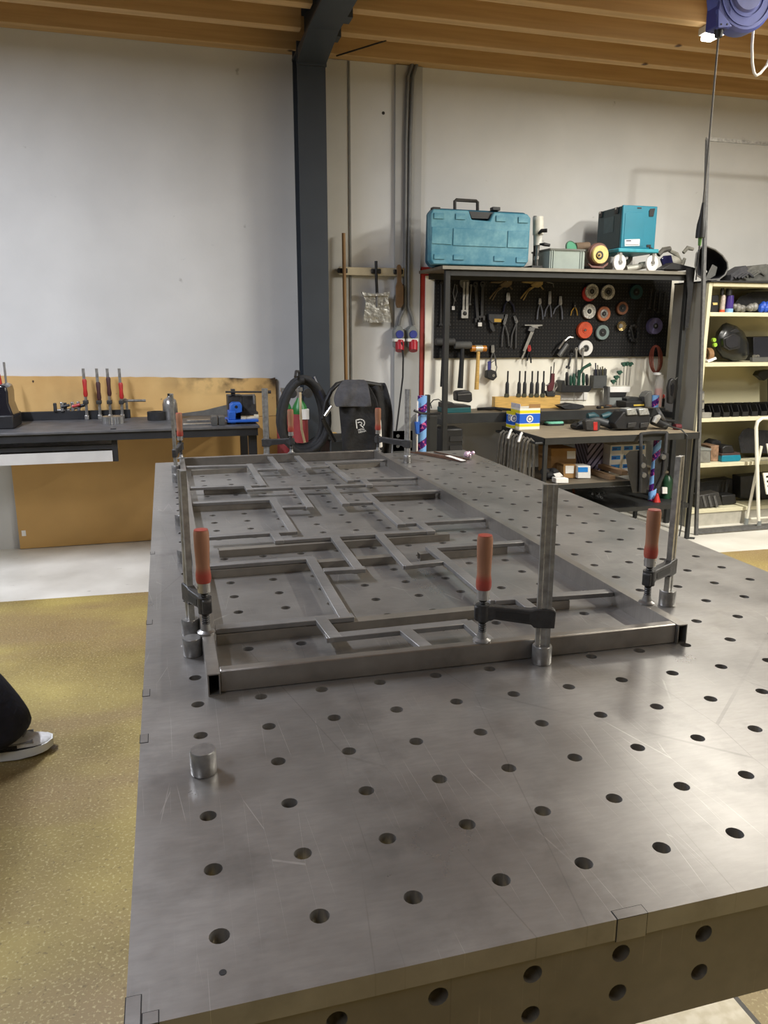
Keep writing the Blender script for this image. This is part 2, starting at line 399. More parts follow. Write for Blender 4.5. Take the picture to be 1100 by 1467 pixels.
# ================================================================== WELDING TABLE
TX0, TX1, TY0, TY1 = -.085, 1.385, -.085, 2.885
def holed(mb, us, vs, r, du, dv, lim, t, fmap, seg=16):
    """plate with round holes: centres us x vs, cell size du x dv, outer limits lim, thickness t; fmap(u, v, depth) -> xyz"""
    idx = {}
    def V(u, v, d):
        k = (round(u, 5), round(v, 5), d)
        if k not in idx: idx[k] = len(mb.v); mb.v.append(fmap(u, v, d))
        return idx[k]
    for u in us:
        for v in vs:
            for i in range(seg):
                q = []
                for k in (i, i+1):
                    a = 2*math.pi*(k % seg)/seg + math.pi/4
                    c, s_ = math.cos(a), math.sin(a); mx = max(abs(c), abs(s_))
                    q.append(((u+r*c, v+r*s_), (u+c/mx*du/2, v+s_/mx*dv/2)))
                (ci, si), (cj, sj) = q
                mb.f.append((V(*ci, 0), V(*si, 0), V(*sj, 0), V(*cj, 0)))
                mb.f.append((V(*ci, t), V(*cj, t), V(*sj, t), V(*si, t)))
                mb.f.append((V(*ci, 0), V(*cj, 0), V(*cj, t), V(*ci, t)))
    a0, a1 = us[0]-du/2, us[-1]+du/2; b0, b1 = vs[0]-dv/2, vs[-1]+dv/2
    for u0, u1, v0, v1 in ((lim[0], lim[1], lim[2], b0), (lim[0], lim[1], b1, lim[3]), (lim[0], a0, b0, b1), (a1, lim[1], b0, b1)):
        if u1-u0 < 1e-5 or v1-v0 < 1e-5: continue
        p = [fmap(u, v, d) for d in (0, t) for v in (v0, v1) for u in (u0, u1)]
        mb.add(p, [(0, 1, 3, 2), (4, 6, 7, 5), (0, 4, 5, 1), (2, 3, 7, 6), (0, 2, 6, 4), (1, 5, 7, 3)])
    return mb
tab = thing('welding_table', 'large grey steel welding table with a grid of round holes', 'table', ((TX0+TX1)/2, (TY0+TY1)/2, 0))
HX = [round(.1*i, 3) for i in range(14)]; HY = [round(.1*i, 3) for i in range(29)]
holed(MB(), HX, HY, .0104, .1, .1, (TX0, TX1, TY0, TY1), .025, lambda u, v, d: (u, v, TH-d)).build('top_plate', m_table, tab, ang=.5)
ZB = .737; zr = [.784, .833]
m_skirt = steel_plate('skirt_steel', (126, 120, 108), .42, .55)
lz = (ZB, TH-.0252)
holed(MB(), HX, zr, .0104, .1, .049, (TX0+.004, TX1-.004, *lz), .022, lambda u, v, d: (u, TY0+.004+d, v)).build('side_plate', m_skirt, tab, ang=.5)
holed(MB(), HX, zr, .0104, .1, .049, (TX0+.004, TX1-.004, *lz), .022, lambda u, v, d: (u, TY1-.004-d, v)).build('side_plate', m_skirt, tab, ang=.5)
holed(MB(), HY, zr, .0104, .1, .049, (TY0+.03, TY1-.03, *lz), .022, lambda u, v, d: (TX0+.004+d, u, v)).build('side_plate', m_skirt, tab, ang=.5)
holed(MB(), HY, zr, .0104, .1, .049, (TY0+.03, TY1-.03, *lz), .022, lambda u, v, d: (TX1-.004-d, u, v)).build('side_plate', m_skirt, tab, ang=.5)
m_gap = mat('gap_dark', (20, 19, 18), .8)
m_tabm = m_table
def edge_tab(x0, x1, y0, y1, face):
    g = .0009
    MB().bb(x0-g, x1+g, y0-g, y1+g, TH, TH+.0003).build('tab_gap', m_gap, tab)
    MB().bb(x0, x1, y0, y1, TH, TH+.0007).build('plate_tab', m_tabm, tab)
    if face == 'front':
        MB().bb(x0-g, x1+g, y0-.0003, y0, TH-.027, TH).build('tab_gap', m_gap, tab)
        MB().bb(x0, x1, y0-.0007, y0, TH-.027, TH+.0007).build('plate_tab', m_tabm, tab)
edge_tab(.390, .424, TY0, TY0+.011, 'front')
edge_tab(TX0+.0145, -.0575, TY0, TY0+.012, 'front')
for py in (793, 892, 993, 1058):
    y = PZ(208, py, TH).y; edge_tab(TX0, TX0+.0105, y-.012, y+.012, 'left')
edge_tab(TX0, TX0+.0125, TY0, -.052, 'left')
MB().cyl((.0, -.046, TH-.001), (.0, -.046, TH+.0004), .0035, n=14).build('centre_mark', m_gap, tab)
for x in (TX0+.16, TX1-.16):
    for y in (TY0+.25, 1.4, TY1-.25):
        MB().bb(x-.05, x+.05, y-.05, y+.05, .03, ZB+.1).build('leg', m_dark, tab, bevel=.004)
        MB().lathe([(0, 0), (.055, 0), (.055, .012), (.02, .03), (0, .03)], 16, Matrix.Translation((x, y, 0))).build('levelling_foot', m_dark, tab)
for y in (.7, 2.1):
    MB().bb(TX0+.03, TX1-.03, y-.006, y+.006, ZB+.01, TH-.026).build('rib', m_skirt, tab)

# ------------------------------------------------------------------ welded frame lying on the table
fr = thing('welded_grille', 'long welded frame of rectangular steel tube with a lattice of bars inside', 'frame', (.46, 1.64, TH))
FX0, FX1 = .0178, .906
def hollow(mb, x0, x1, y0, y1, z0, z1, wall, yopen):
    """rectangular tube along y open at its ends"""
    ou = [(x0, z0), (x1, z0), (x1, z1), (x0, z1)]; i_ = [(x0+wall, z0+wall), (x1-wall, z0+wall), (x1-wall, z1-wall), (x0+wall, z1-wall)]
    vs = [(p[0], y, p[1]) for y in (y0, y1) for p in ou] + [(p[0], y, p[1]) for y in (y0, y1) for p in i_]
    fs = []
    for k in range(4):
        n = (k+1) % 4
        fs += [(k, n, 4+n, 4+k), (8+k, 12+k, 12+n, 8+n), (k, 8+k, 8+n, n), (4+k, 4+n, 12+n, 12+k)]
    return mb.add(vs, fs)
zt = TH+.0385
ml = hollow(MB(), FX0, FX0+.02, .522, 2.768, TH+.0002, zt, .002, True).build('side_tube', m_tube, fr)
mr = hollow(MB(), FX1-.02, FX1, .507, 2.768, TH+.0002, zt, .002, True).build('side_tube', m_tube, fr)
fb = MB().bb(FX0+.02, FX1-.02, 0, .02, TH+.0002, zt)
sl = lambda x: .5315 - (x-FX0)*.021
fb.v = [(p[0], p[1]+sl(p[0]), p[2]) for p in fb.v]
fb.build('end_tube', m_tube, fr, bevel=.0025)
MB().bb(FX0+.02, FX1-.02, 2.748, 2.768, TH+.0002, zt).build('end_tube', m_tube, fr, bevel=.0025)
ZL = TH+.030
BARS_H = [((266, 668), (362, 665.5)), ((369, 672), (402, 671)), ((440, 669), (470, 667)), ((467, 662.5), (552, 658)), ((496, 687), (596, 683.5)),
          ((272, 698), (379, 694)), ((353, 700), (532, 693)), ((275, 720), (394, 714.5)), ((404, 725.5), (447, 724)), ((492, 720), (536, 718)),
          ((522, 707), (630, 702)), ((570, 749.5), (694, 742)), ((297, 768), (423, 760)), ((393, 773), (618, 759)), ((463, 816), (523, 812.7)),
          ((578, 809), (637, 802)), ((611, 784), (749, 775)), ((299, 809), (448, 798)), ((308, 898.5), (506, 880.5)), ((466, 911), (672, 889.5)), ((707, 858), (875, 846))]
BARS_V = [((357, 664.5), (377, 695)), ((386, 653), (402, 672)), ((425, 653), (441.5, 670)), ((469, 661.5), (502, 688)), ((353, 694), (358, 701)), ((519, 686), (529, 694.5)),
          ((390, 714), (420, 761)), ((423, 697), (444, 726)), ((472, 694.5), (495, 721)), ((525, 706.5), (574.5, 750.5)), ((598, 746), (617, 760.5)), ((391, 761), (400, 774)),
          ((479, 768), (514, 814)), ((543, 764.5), (584, 809.5)), ((616, 783), (709, 859)), ((444, 798), (494, 883)), ((459, 885), (480, 912)), ((581, 902), (611, 926)),
          ((669, 890), (699, 916)), ((743, 856), (764, 872)), ((655, 889.5), (672, 889.0))]
def bar(a, c, w_, dz, wide):
    A = PZ(*a, ZL); B = PZ(*c, ZL); d = (B-A).normalized(); n = Vector((-d.y, d.x, 0))*w_/2
    if wide: A -= d*.004; B += d*.004
    vs = [p+s_*n+Vector((0, 0, h)) for h in (-.010, dz) for p, s_ in ((A, -1), (B, -1), (B, 1), (A, 1))]
    MB().add(vs, [(0, 3, 2, 1), (4, 5, 6, 7), (0, 1, 5, 4), (1, 2, 6, 5), (2, 3, 7, 6), (3, 0, 4, 7)]).build('lattice_bar', m_lattice, fr, bevel=.0012)
for a, c in BARS_H: bar(a, c, .0245, 0, False)
for a, c in BARS_V[:-1]: bar(a, c, .0245, .0003, True)

# packing tubes lying on the table under the lattice
ZP = TH+.0195
PK = [((274, 673.5), (353, 669.5)), ((482, 666), (543, 662)), ((292, 700.5), (353, 696.5)), ((275, 724.5), (388, 718.5)), ((534, 710), (622, 704.5)),
      ((313.5, 787), (642, 763.5)), ((300, 816), (565, 795)), ((600, 792), (724, 781.5)), ((310, 907.5), (812, 857.5))]
nm = ['under the lattice beside the far end tube, left half', 'under the lattice beside the far end tube, right half', 'short, under the second lattice rail from the far end', 'under the third lattice rail, touching the left tube',
      'under the lattice beside the right tube, far half', 'with an open free end in the middle of the frame', 'under the middle lattice rail, left of the step joints', 'under the middle lattice rail, reaching the right tube', 'longest, under the lattice rail nearest the front clamp']
for (a, c), q in zip(PK, nm):
    A = PZ(*a, ZP); B = PZ(*c, ZP); A.x = max(A.x, FX0+.022); B.x = min(B.x, FX1-.022)
    d = (B-A).normalized(); n = Vector((-d.y, d.x, 0))*.0125
    mb = MB()
    z0, z1, t = TH+.0002, ZP, .002
    o_ = [(-1, z0), (1, z0), (1, z1), (-1, z1)]; i_ = [(-1+.16, z0+t), (1-.16, z0+t), (1-.16, z1-t), (-1+.16, z1-t)]
    vs = [Vector((p.x, p.y, 0))+n*s_+Vector((0, 0, z)) for prof in (o_, i_) for p in (A, B) for s_, z in prof]
    fs = []
    for k in range(4):
        e = (k+1) % 4
        fs += [(k, e, 4+e, 4+k), (8+k, 12+k, 12+e, 8+e), (k, 8+k, 8+e, e), (4+k, 4+e, 12+e, 12+k)]
    tag(mb.add(vs, fs).build('packing_tube', m_pack), 'brown-grey square packing tube ' + q, 'tube', 'packing tubes under the lattice')

# ------------------------------------------------------------------ clamps and stop bolts in the table holes
def stop_bolt(mb): return mb.lathe([(0, -.03), (.0098, -.03), (.0098, 0.0004), (.0168, .0004), (.0175, .002), (.0175, .032), (.0163, .034), (0, .034)], 24)
m_handle = mat('worn_red_handle', (150, 78, 56), .5, 0, .1)
N, L, b = nodes_of(m_handle); v = mapping(N, L)
sp = N.new('ShaderNodeSeparateXYZ'); L.new(v, sp.inputs[0])
g = N.new('ShaderNodeMapRange'); g.inputs['From Min'].default_value = -.016; g.inputs['From Max'].default_value = -.034; L.new(sp.outputs[2], g.inputs[0])
g2 = N.new('ShaderNodeMapRange'); g2.inputs['From Min'].default_value = .046; g2.inputs['From Max'].default_value = .049; L.new(sp.outputs[2], g2.inputs[0])
wear = fmath(N, L, 'MAXIMUM', g.outputs[0], g2.outputs[0])
wear = fmath(N, L, 'MULTIPLY', wear, noise(N, L, mapping(N, L, loc=(.3, 0, 0)), 30, 4, .3, .55))
base = mixc(N, L, noise(N, L, mapping(N, L, scale=(60, 60, 6)), 1, 5, .3, .7), lin((122, 82, 58)), lin((152, 106, 78)))
L.new(mixc(N, L, wear, base, lin((146, 56, 42))), b.inputs['Base Color'])
def clamp(base, foot, label, rot_bar=0.0):
    bx, by = base; d = Vector((foot[0]-bx, foot[1]-by)); ln = d.length; a = math.atan2(d.y, d.x)
    t = thing('table_clamp', label, 'clamp', (bx, by, TH), 'screw clamps holding the frame')
    R_ = Matrix.Translation((bx, by, TH)) @ Matrix.Rotation(a, 4, 'Z')
    def W(mb):
        mb.v = [tuple(R_ @ Vector(p)) for p in mb.v]; return mb
    W(stop_bolt(MB())).build('bolt_foot', m_bolt, t)
    # flat bar: width across the arm direction is small, profile with two grooves
    bw, bt = .0125, .0055
    prof = [(-bw, -bt), (-.006, -bt), (-.004, -bt+.0015), (.004, -bt+.0015), (.006, -bt), (bw, -bt), (bw, bt), (.006, bt), (.004, bt-.0015), (-.004, bt-.0015), (-.006, bt), (-bw, bt)]
    n = len(prof)
    W(MB().add([(p[0], p[1], z) for z in (.026, .326) for p in prof], [tuple(range(n-1, -1, -1)), tuple(range(n, 2*n))] + [(i, (i+1) % n, (i+1) % n+n, i+n) for i in range(n)])).build('bar', m_galv, t, ang=.4)
    # sliding arm: head around the bar, waisted web, boss round the spindle
    pr_ = [(-.019, .068), (.017, .068), (.022, .074), (ln-.02, .082), (ln-.014, .079), (ln+.013, .079), (ln+.015, .083), (ln+.015, .103), (ln+.012, .106), (ln-.014, .106), (.022, .101), (.017, .103), (-.017, .103), (-.020, .099)]
    W(MB().prism(pr_, -.0085, .0085)).build('arm', m_cast, t, bevel=.002)
    W(MB().prism([(.026, .0805), (ln-.022, .0865), (ln-.022, .0985), (.026, .0945)], -.0092, .0092)).build('arm_web', mat('cast_recess', (44, 43, 42), .6, .3), t)
    W(MB().lathe([(0, .078), (.0125, .078), (.0125, .108), (0, .108)], 18, Matrix.Translation((ln, 0, 0)))).build('spindle_nut', m_cast, t)
    # threaded spindle: many rings
    zz = .056; prof = [(0, .05)]
    while zz < .134:
        prof += [(.0055, zz), (.0072, zz+.001), (.0072, zz+.002), (.0055, zz+.003)]; zz += .0041
    prof += [(0, zz)]
    W(MB().lathe(prof, 14, Matrix.Translation((ln, 0, 0)))).build('spindle', m_cast, t, ang=1.2)
    W(MB().lathe([(0, .0388), (.0165, .0388), (.0165, .0415), (.010, .045), (.008, .052), (.0068, .058), (0, .058)], 20, Matrix.Translation((ln, 0, 0)))).build('pressure_pad', m_bolt, t)
    W(MB().lathe([(0, .118), (.0118, .118), (.0118, .137), (0, .137)], 18, Matrix.Translation((ln, 0, 0)))).build('ferrule', m_steel, t)
    W(MB().cyl((ln, -.0125, .128), (ln, .0125, .128), .003, n=10)).build('cross_pin', m_steel, t)
    W(MB().lathe([(0, .136), (.0125, .136), (.0138, .142), (.0138, .150), (.0123, .164), (.0126, .180), (.0136, .200), (.0138, .228), (.0122, .2345), (0, .235)], 20, Matrix.Translation((ln, 0, 0)))).build('handle', m_handle, t, ang=.9)
    return t
clamp((0, .8), (.026, .704), 'screw clamp with worn handle on the left tube, behind a bare bolt')
clamp((.6, .5), (.499, .536), 'screw clamp with red handle pressing on the front tube of the frame')
clamp((1.0, .7), (.899, .629), 'screw clamp with red handle on the right tube near the open tube end')
clamp((1.0, 2.6), (.897, 2.72), 'screw clamp on the far right corner of the frame, in front of the striped roll')
clamp((.4, 2.8), (.505, 2.758), 'screw clamp on the far tube of the frame, in front of the coiled hose')
clamp((0, 2.6), (.026, 2.735), 'screw clamp on the far left corner of the frame, in front of the steel bottle')
for (x, y), q in (((0, .3), 'steel stop bolt standing alone in the table hole well before the frame'), ((0, .7), 'steel stop bolt beside the left tube, just before the clamp bolt'),
                  ((0, 1.3), 'steel stop bolt against the left tube, first beyond the clamp'), ((0, 1.7), 'steel stop bolt against the left tube, second beyond the clamp'), ((0, 2.4), 'steel stop bolt against the left tube, next to the far left clamp')):
    mb = stop_bolt(MB()); mb.v = [(p[0]+x, p[1]+y, p[2]+TH) for p in mb.v]
    tag(mb.build('stop_bolt', m_bolt), q, 'bolt', 'stop bolts in the table')

# rods, paper tag and crumpled foil on the far right of the table
m_rod = mat('copper_rod', (96, 70, 54), .4, .5, .2, 30)
for i, (a, c) in enumerate((((585, 646), (662, 661)), ((590, 645), (668, 660)), ((622, 647), (672, 658)), ((597, 647), (664, 657)))):
    A = PZ(*a, TH+.004); B = PZ(*c, TH+.004); A.y = min(A.y, 2.87)
    tag(MB().cyl((A.x, A.y, TH+.0035+.0), (B.x, B.y, TH+.0035), .003, n=8).build('filler_rod', m_rod), 'brown filler rod lying on the far right corner of the welding table', 'rod', 'filler rods on the table')
A = PZ(641, 655, TH); B = PZ(664, 662.5, TH); d = (B-A).normalized(); n = Vector((-d.y, d.x, 0))*.012
tag(MB().add([A-n+Vector((0, 0, .0072)), B-n+Vector((0, 0, .0072)), B+n+Vector((0, 0, .0072)), A+n+Vector((0, 0, .0072)), A-n+Vector((0, 0, .0085)), B-n+Vector((0, 0, .0085)), B+n+Vector((0, 0, .0085)), A+n+Vector((0, 0, .0085))],
    [(0, 3, 2, 1), (4, 5, 6, 7), (0, 1, 5, 4), (1, 2, 6, 5), (2, 3, 7, 6), (3, 0, 4, 7)]).build('paper_tag', m_paper), 'white paper tag lying over the filler rods on the table', 'tag')
q = PZ(671, 656, TH); mb = MB()
for _ in range(9):
    mb.sph((q.x+random.uniform(-.018, .018), q.y+random.uniform(-.012, .012), TH+.012+random.uniform(0, .014)), (random.uniform(.008, .014),)*3, 7, 5)
tag(mb.build('crumpled_foil', mat('pink_foil', (214, 186, 206), .25, .5, .4, 90), ang=.1), 'crumpled pinkish foil on the welding table beside the rods', 'foil')

# ================================================================== LEFT: BOARD, BENCH AND WHAT STANDS ON IT
M_low = mat('mdf_board_clean', (196, 156, 94), .6, 0, .08, 2.5)
M = mat('mdf_board', (196, 154, 86), .6, 0, .1); N, L, b = nodes_of(M); v = mapping(N, L)
col = mixc(N, L, noise(N, L, v, 2.2, 6, .35, .65), lin((192, 152, 92)), lin((216, 180, 118)))
sp = N.new('ShaderNodeSeparateXYZ'); L.new(v, sp.inputs[0])
sc_ = N.new('ShaderNodeMapRange'); sc_.inputs['From Min'].default_value = -.01; sc_.inputs['From Max'].default_value = .07; L.new(sp.outputs[2], sc_.inputs[0])
sx_ = N.new('ShaderNodeMapRange'); sx_.inputs['From Min'].default_value = .35; sx_.inputs['From Max'].default_value = .85; L.new(sp.outputs[0], sx_.inputs[0])
burn = fmath(N, L, 'MULTIPLY', fmath(N, L, 'MULTIPLY', sc_.outputs[0], sx_.outputs[0]), noise(N, L, v, 7, 7, .40, .56))
col = mixc(N, L, fmath(N, L, 'MULTIPLY', burn, .95), col, lin((48, 32, 18)))
col = mixc(N, L, noise(N, L, v, 14, 3, .74, .78), col, lin((60, 40, 22)))
L.new(col, b.inputs['Base Color'])
bx0, bx1 = PY(14, 650, 4.868).x, PY(395, 560, 4.868).x
top = [(bx0-.6, 1.178)]
x = bx0-.6
while x < bx1-.02:
    x += random.uniform(.03, .08); top.append((min(x, bx1), 1.178 - .055*(x-bx0+.6)/(bx1-bx0+.6) + random.uniform(-.004, .002)))
top[-1] = (bx1, 1.128)
bd = thing('backing_board', 'scorched brown fibreboard panel leaning on the wall behind the bench', 'board', ((bx0+bx1)/2, 4.88, 0))
MB().prism([(bx0-.6, .86), (bx1, .86)] + top[::-1], 4.868, 4.888).build('upper_board', M, bd)
MB().prism([(bx0, .004), (bx1, .004), (bx1, .857), (bx0, .857)], 4.868, 4.888).build('lower_board', M_low, bd)
MB().pbox(31, 760, 37, 768, 4.8665, .0015).build('sticker', m_paper, bd)

ZBN = .882; BX1 = PY(372, 614, 4.12).x; BX0 = -2.3
m_bench = mat('bench_steel', (88, 88, 90), .5, .25, .3, 9)
m_benchdark = mat('bench_dark', (38, 39, 42), .5, .2, .2, 9)
bn = thing('work_bench', 'long dark steel workbench in front of the brown board', 'bench', (-.9, 4.45, 0))
MB().bb(BX0, BX1, 4.12, 4.82, ZBN-.014, ZBN).build('worktop', m_bench, bn, bevel=.002)
MB().bb(BX0, BX1-.01, 4.13, 4.16, ZBN-.06, ZBN-.0145).build('front_rail', m_benchdark, bn)
tag(MB().bb(BX0, PY(187, 595, 4.77).x, 4.765, 4.80, ZBN+.0004, ZBN+.055).build('steel_channel', m_benchdark, bevel=.002), 'long black steel channel lying along the back of the bench', 'channel')
for x in (BX1-.065, BX0+.05):
    for y in (4.16, 4.74):
        MB().bb(x, x+.05, y, y+.05, 0, ZBN-.015).build('leg', m_benchdark, bn, bevel=.002)
MB().bb(BX1-.062, BX1-.02, 4.21, 4.74, .12, .16).build('stretcher', m_benchdark, bn)
# hanging tray under the bench
br = PY(164, 640, 4.2).x
MB().pbox(160, 614, 168, 661, 4.16, .02).build('tray_bracket', m_benchdark, bn)
tz = PY(80, 641, 4.16).z
MB().bb(BX0+.1, br-.01, 4.16, 4.19, tz-.02, tz+.005).build('tray_rail', m_benchdark, bn)
zlo = PY(80, 664, 4.16).z
ty = MB(); ty.bb(BX0+.1, br-.012, 4.165, 4.7, zlo, zlo+.004); ty.bb(BX0+.1, br-.012, 4.16, 4.165, zlo, zlo+.012); ty.bb(BX0+.1, br-.012, 4.70, 4.705, zlo, tz)
ty.bb(BX0+.1, br-.012, 4.150, 4.156, zlo+.001, PY(80, 648.5, 4.15).z); ty.build('tray', mat('bright_zinc', (214, 214, 214), .35, .35, .1, 6), bn)

def bench_clamp(px, top, label, red=True, red_y=(543, 570), Y=4.74):
    q = PY(px, 590, Y); b0 = ZBN+.055 if Y > 4.76 else ZBN
    t = thing('bar_clamp', label, 'clamp', (q.x, Y, b0), 'bar clamps standing on the bench')
    zt_ = PY(px, top, Y).z
    MB().bb(q.x-.009, q.x+.009, Y+.012, Y+.018, b0, zt_).build('bar', m_galv, t)
    z1, z2 = PY(px, red_y[0], Y).z, PY(px, red_y[1], Y).z
    x = q.x + .004
    h = z1-z2
    MB().lathe([(0, 0), (.011, 0), (.0145, h*.15), (.0115, h*.45), (.0145, h*.9), (.010, h), (0, h)], 16, Matrix.Translation((x, Y-.01, z2))).build('handle', m_red if red else mat('dark_red_handle', (66, 34, 34), .5), t, ang=.9)
    MB().cyl((x, Y-.01, b0+.02), (x, Y-.01, z2), .006, n=10).build('spindle', m_steel, t)
    zj = PY(px, 576, Y).z
    MB().bb(q.x-.016, q.x+.016, Y-.024, Y+.022, zj-.012, zj+.012).build('sliding_jaw', m_cast, t, bevel=.003)
    MB().bb(q.x-.013, q.x+.013, Y-.024, Y+.022, b0, b0+.03).build('fixed_jaw', m_steel, t, bevel=.003)
    return t
bench_clamp(124, 528, 'bar clamp with bright red handle, closest to the tangled clamps on the bench', True, (543, 568))
bench_clamp(143, 528, 'bar clamp with low dark handle between the red-handled ones on the bench', False, (547, 573))
bench_clamp(158, 528, 'bar clamp with slim black-red handle on the bench, behind the knurled disc', False, (540, 567))
bench_clamp(175, 528, 'bar clamp with red handle at the end of the row beside the round bar', True, (548, 571))
t = PY(186, 579, 4.73)
tag(MB().cyl((t.x-.04, 4.775, ZBN+.115), (t.x+.10, 4.785, ZBN+.112), .009, n=12).cyl((t.x-.045, 4.775, ZBN+.115), (t.x-.02, 4.775, ZBN+.115), .015, n=12).bb(t.x-.03, t.x-.014, 4.766, 4.784, ZBN+.0555, ZBN+.11).build('round_bar', m_galv), 'short grey round bar lying across the last bench clamp', 'bar')
# tangled small clamps on the upstand
for i, (a, c, q) in enumerate((((78, 583), (100, 587), 'tangled steel clamp lying on the upstand, dark jaws'), ((92, 582), (116, 590), 'tangled steel clamp lying across its neighbour on the upstand'), ((102, 579), (122, 587), 'tangled dark clamp lying beside the first upright clamp'))):
    A = PY(*a, 4.78); B = PY(*c, 4.78); z0 = ZBN+.055
    tt = thing('small_clamp', q, 'clamp', ((A.x+B.x)/2, 4.78, z0), 'loose clamps on the upstand')
    y = 4.775+.012*i - .012
    MB().tube([(A.x, y, z0+.008+.0*i), (B.x, y+.01, z0+.008+.012*i)], .007, 8).build('bar', m_steel, tt)
    MB().bb(A.x-.004, A.x+.016, y-.012, y+.012, z0, z0+.055).build('fixed_jaw', m_cast, tt, bevel=.003)
    MB().bb((A.x+B.x)/2-.008, (A.x+B.x)/2+.012, y-.012, y+.014, z0, z0+.06).build('sliding_jaw', m_steel, tt, bevel=.003)
    MB().tube([((A.x+B.x)/2, y-.01, z0+.03), ((A.x+B.x)/2+.05, y-.016, z0+.042)], .009, 8).build('handle', m_red if i == 1 else m_black, tt)
# knurled disc
q = PY(161, 600, 4.45); ng = 28; mb = MB(); pr_ = []
for i in range(ng*2):
    r = .066 if i % 2 else .0615; a = math.pi*i/ng; pr_.append((r*math.cos(a), r*math.sin(a)))
n = len(pr_)
mb.add([(q.x+p[0], 4.5+p[1], z) for z in (ZBN, ZBN+.043) for p in pr_], [tuple(range(n-1, -1, -1)), tuple(range(n, 2*n))] + [(i, (i+1) % n, (i+1) % n+n, i+n) for i in range(n)])
tag(mb.build('gear_wheel', m_steel), 'fluted bright steel disc lying flat on the bench', 'gear')
# black tape roll
q = PY(224, 594, 4.6)
tag(MB().lathe([(.038, 0), (.058, 0), (.058, .055), (.038, .055), (.038, 0)], 28, Matrix.Translation((q.x, 4.6, ZBN))).build('tape_roll', m_black2), 'thick black tape roll lying on the bench beside the steel bottle', 'tape')
# steel bottle
q = PY(244, 590, 4.6); t = thing('steel_bottle', 'brushed steel bottle standing on the bench beside the black tape roll', 'bottle', (q.x, 4.6, ZBN))
MB().lathe([(0, 0), (.046, 0), (.048, .004), (.048, .10), (.040, .128), (.018, .142), (.014, .15), (0, .15)], 24, Matrix.Translation((q.x, 4.62, ZBN))).build('body', m_steel, t, ang=.9)
MB().lathe([(0, .149), (.012, .149), (.012, .168), (0, .168)], 16, Matrix.Translation((q.x, 4.62, ZBN))).build('cap', m_black, t)
# flat bars and blocks on the bench
for i, (a, c, Y, h, q) in enumerate(((262, 303, 4.25, .008, 'thin flat steel bar lying at the bench front edge'), (268, 302, 4.42, .012, 'thicker flat steel bar lying deeper on the bench'))):
    A = PY(a, 606, Y); B = PY(c, 606, Y)
    tag(MB().bb(A.x, B.x, Y, Y+.05, ZBN, ZBN+h).build('flat_bar', m_galv, bevel=.001), q, 'steel bar')
for a, c, q in ((303, 311.5, 'grey steel block standing left of a twin by the blue vise'), (313.5, 322.5, 'grey steel block standing right against the blue vise')):
    tag(MB().pbox(a, 597, c, 613, 4.2, .11, zb=ZBN).build('steel_block', mat('block_steel', (92, 92, 90), .5, .4, .2, 30), bevel=.003), q, 'block', 'steel blocks on the bench')
# curved grey offcut leaning on the board
pts = [(232, 597), (262, 592), (292, 588), (312, 583), (329, 579), (329, 597)]
tag(MB().pprism(pts, 4.845, .006).build('sheet_offcut', mat('dusty_sheet', (96, 95, 92), .7, .2, .2, 20)), 'grey curved sheet offcut standing against the brown board', 'sheet')
# blue vise
q = PY(346, 605, 4.3); t = thing('pipe_vise', 'blue machine vise with black jaw block and long crossbar handle', 'vise', (q.x, 4.32, ZBN))
MB().pbox(326, 608, 371, 613, 4.22, .2, zb=ZBN, zt=ZBN+.016).build('base_plate', m_blue, t, bevel=.004)
MB().pprism([(330, 610), (330, 583), (334, 580), (345, 580), (347, 584), (347, 593), (338, 595), (338, 610)], 4.24, .1).build('body', m_blue, t, bevel=.004)
MB().pbox(328, 592, 338, 610, 4.235, .12, zb=ZBN+.016).build('side_cheek', m_blue, t, bevel=.004)
MB().pdisc(338.5, 585.5, 2.2, 4.2385, .004).build('bore', m_black, t)
MB().pbox(326.5, 569, 347, 596, 4.36, .12, zb=ZBN+.0165).build('jaw_block', m_cast, t, bevel=.003)
MB().pbox(347.5, 569.5, 367, 593, 4.36, .12).build('jaw_block', m_cast, t, bevel=.003)
MB().pbox(345, 593, 370, 598, 4.30, .08).build('slide', m_cast, t)
MB().ptube([(345, 602, 4.28), (352, 602, 4.28)], .017, 16).ptube([(352, 602, 4.28), (371, 600.5, 4.28)], .011, 14).ptube([(364, 600, 4.28), (370, 600, 4.28)], .018, 14).build('screw', mat('cream_metal', (214, 206, 182), .4, .2), t)
MB().ptube([(323, 564, 4.33), (388, 564, 4.33)], .006, 10).ptube([(379, 564, 4.33), (388, 564, 4.33)], .010, 10).build('handle_bar', m_cast, t)
MB().pbox(331, 560, 337, 569, 4.34, .035).build('spindle_head', m_cast, t, bevel=.003)
MB().ptube([(363.5, 567, 4.34), (364.5, 581, 4.34)], .008, 10).build('hook', m_steel, t)
# grinder with a tall rod at the left end of the bench
q = PY(2, 590, 4.5); t = thing('bench_grinder', 'black bench machine with a tall steel rod on the dark bench, by the chipped board', 'machine', (q.x, 4.55, ZBN))
MB().pprism([(-14, 606), (18, 606), (20, 598), (16, 588), (12, 578), (11, 562), (8, 553), (-2, 551), (-14, 560)], 4.35, .22).build('body', mat('gloss_black', (22, 22, 30), .25, 0, .1, coat=.5), t, bevel=.012)
MB().pbox(-16, 596, 19, 607, 4.33, .28, zb=ZBN).build('base', m_black, t, bevel=.006)
MB().ptube([(5.5, 519, 4.62), (12, 577, 4.6)], .007, 10).build('rod', m_steel, t)
MB().ptube([(12, 576, 4.6), (17, 598, 4.58)], .016, 10).build('rod_socket', m_black, t)
MB().ptube([(-3, 536, 4.5), (0.5, 553, 4.5)], .013, 12).build('red_knob', m_red, t)
vise_and_machine = [o_ for o_ in bpy.data.objects if o_.name in ('pipe_vise', 'bench_grinder')]

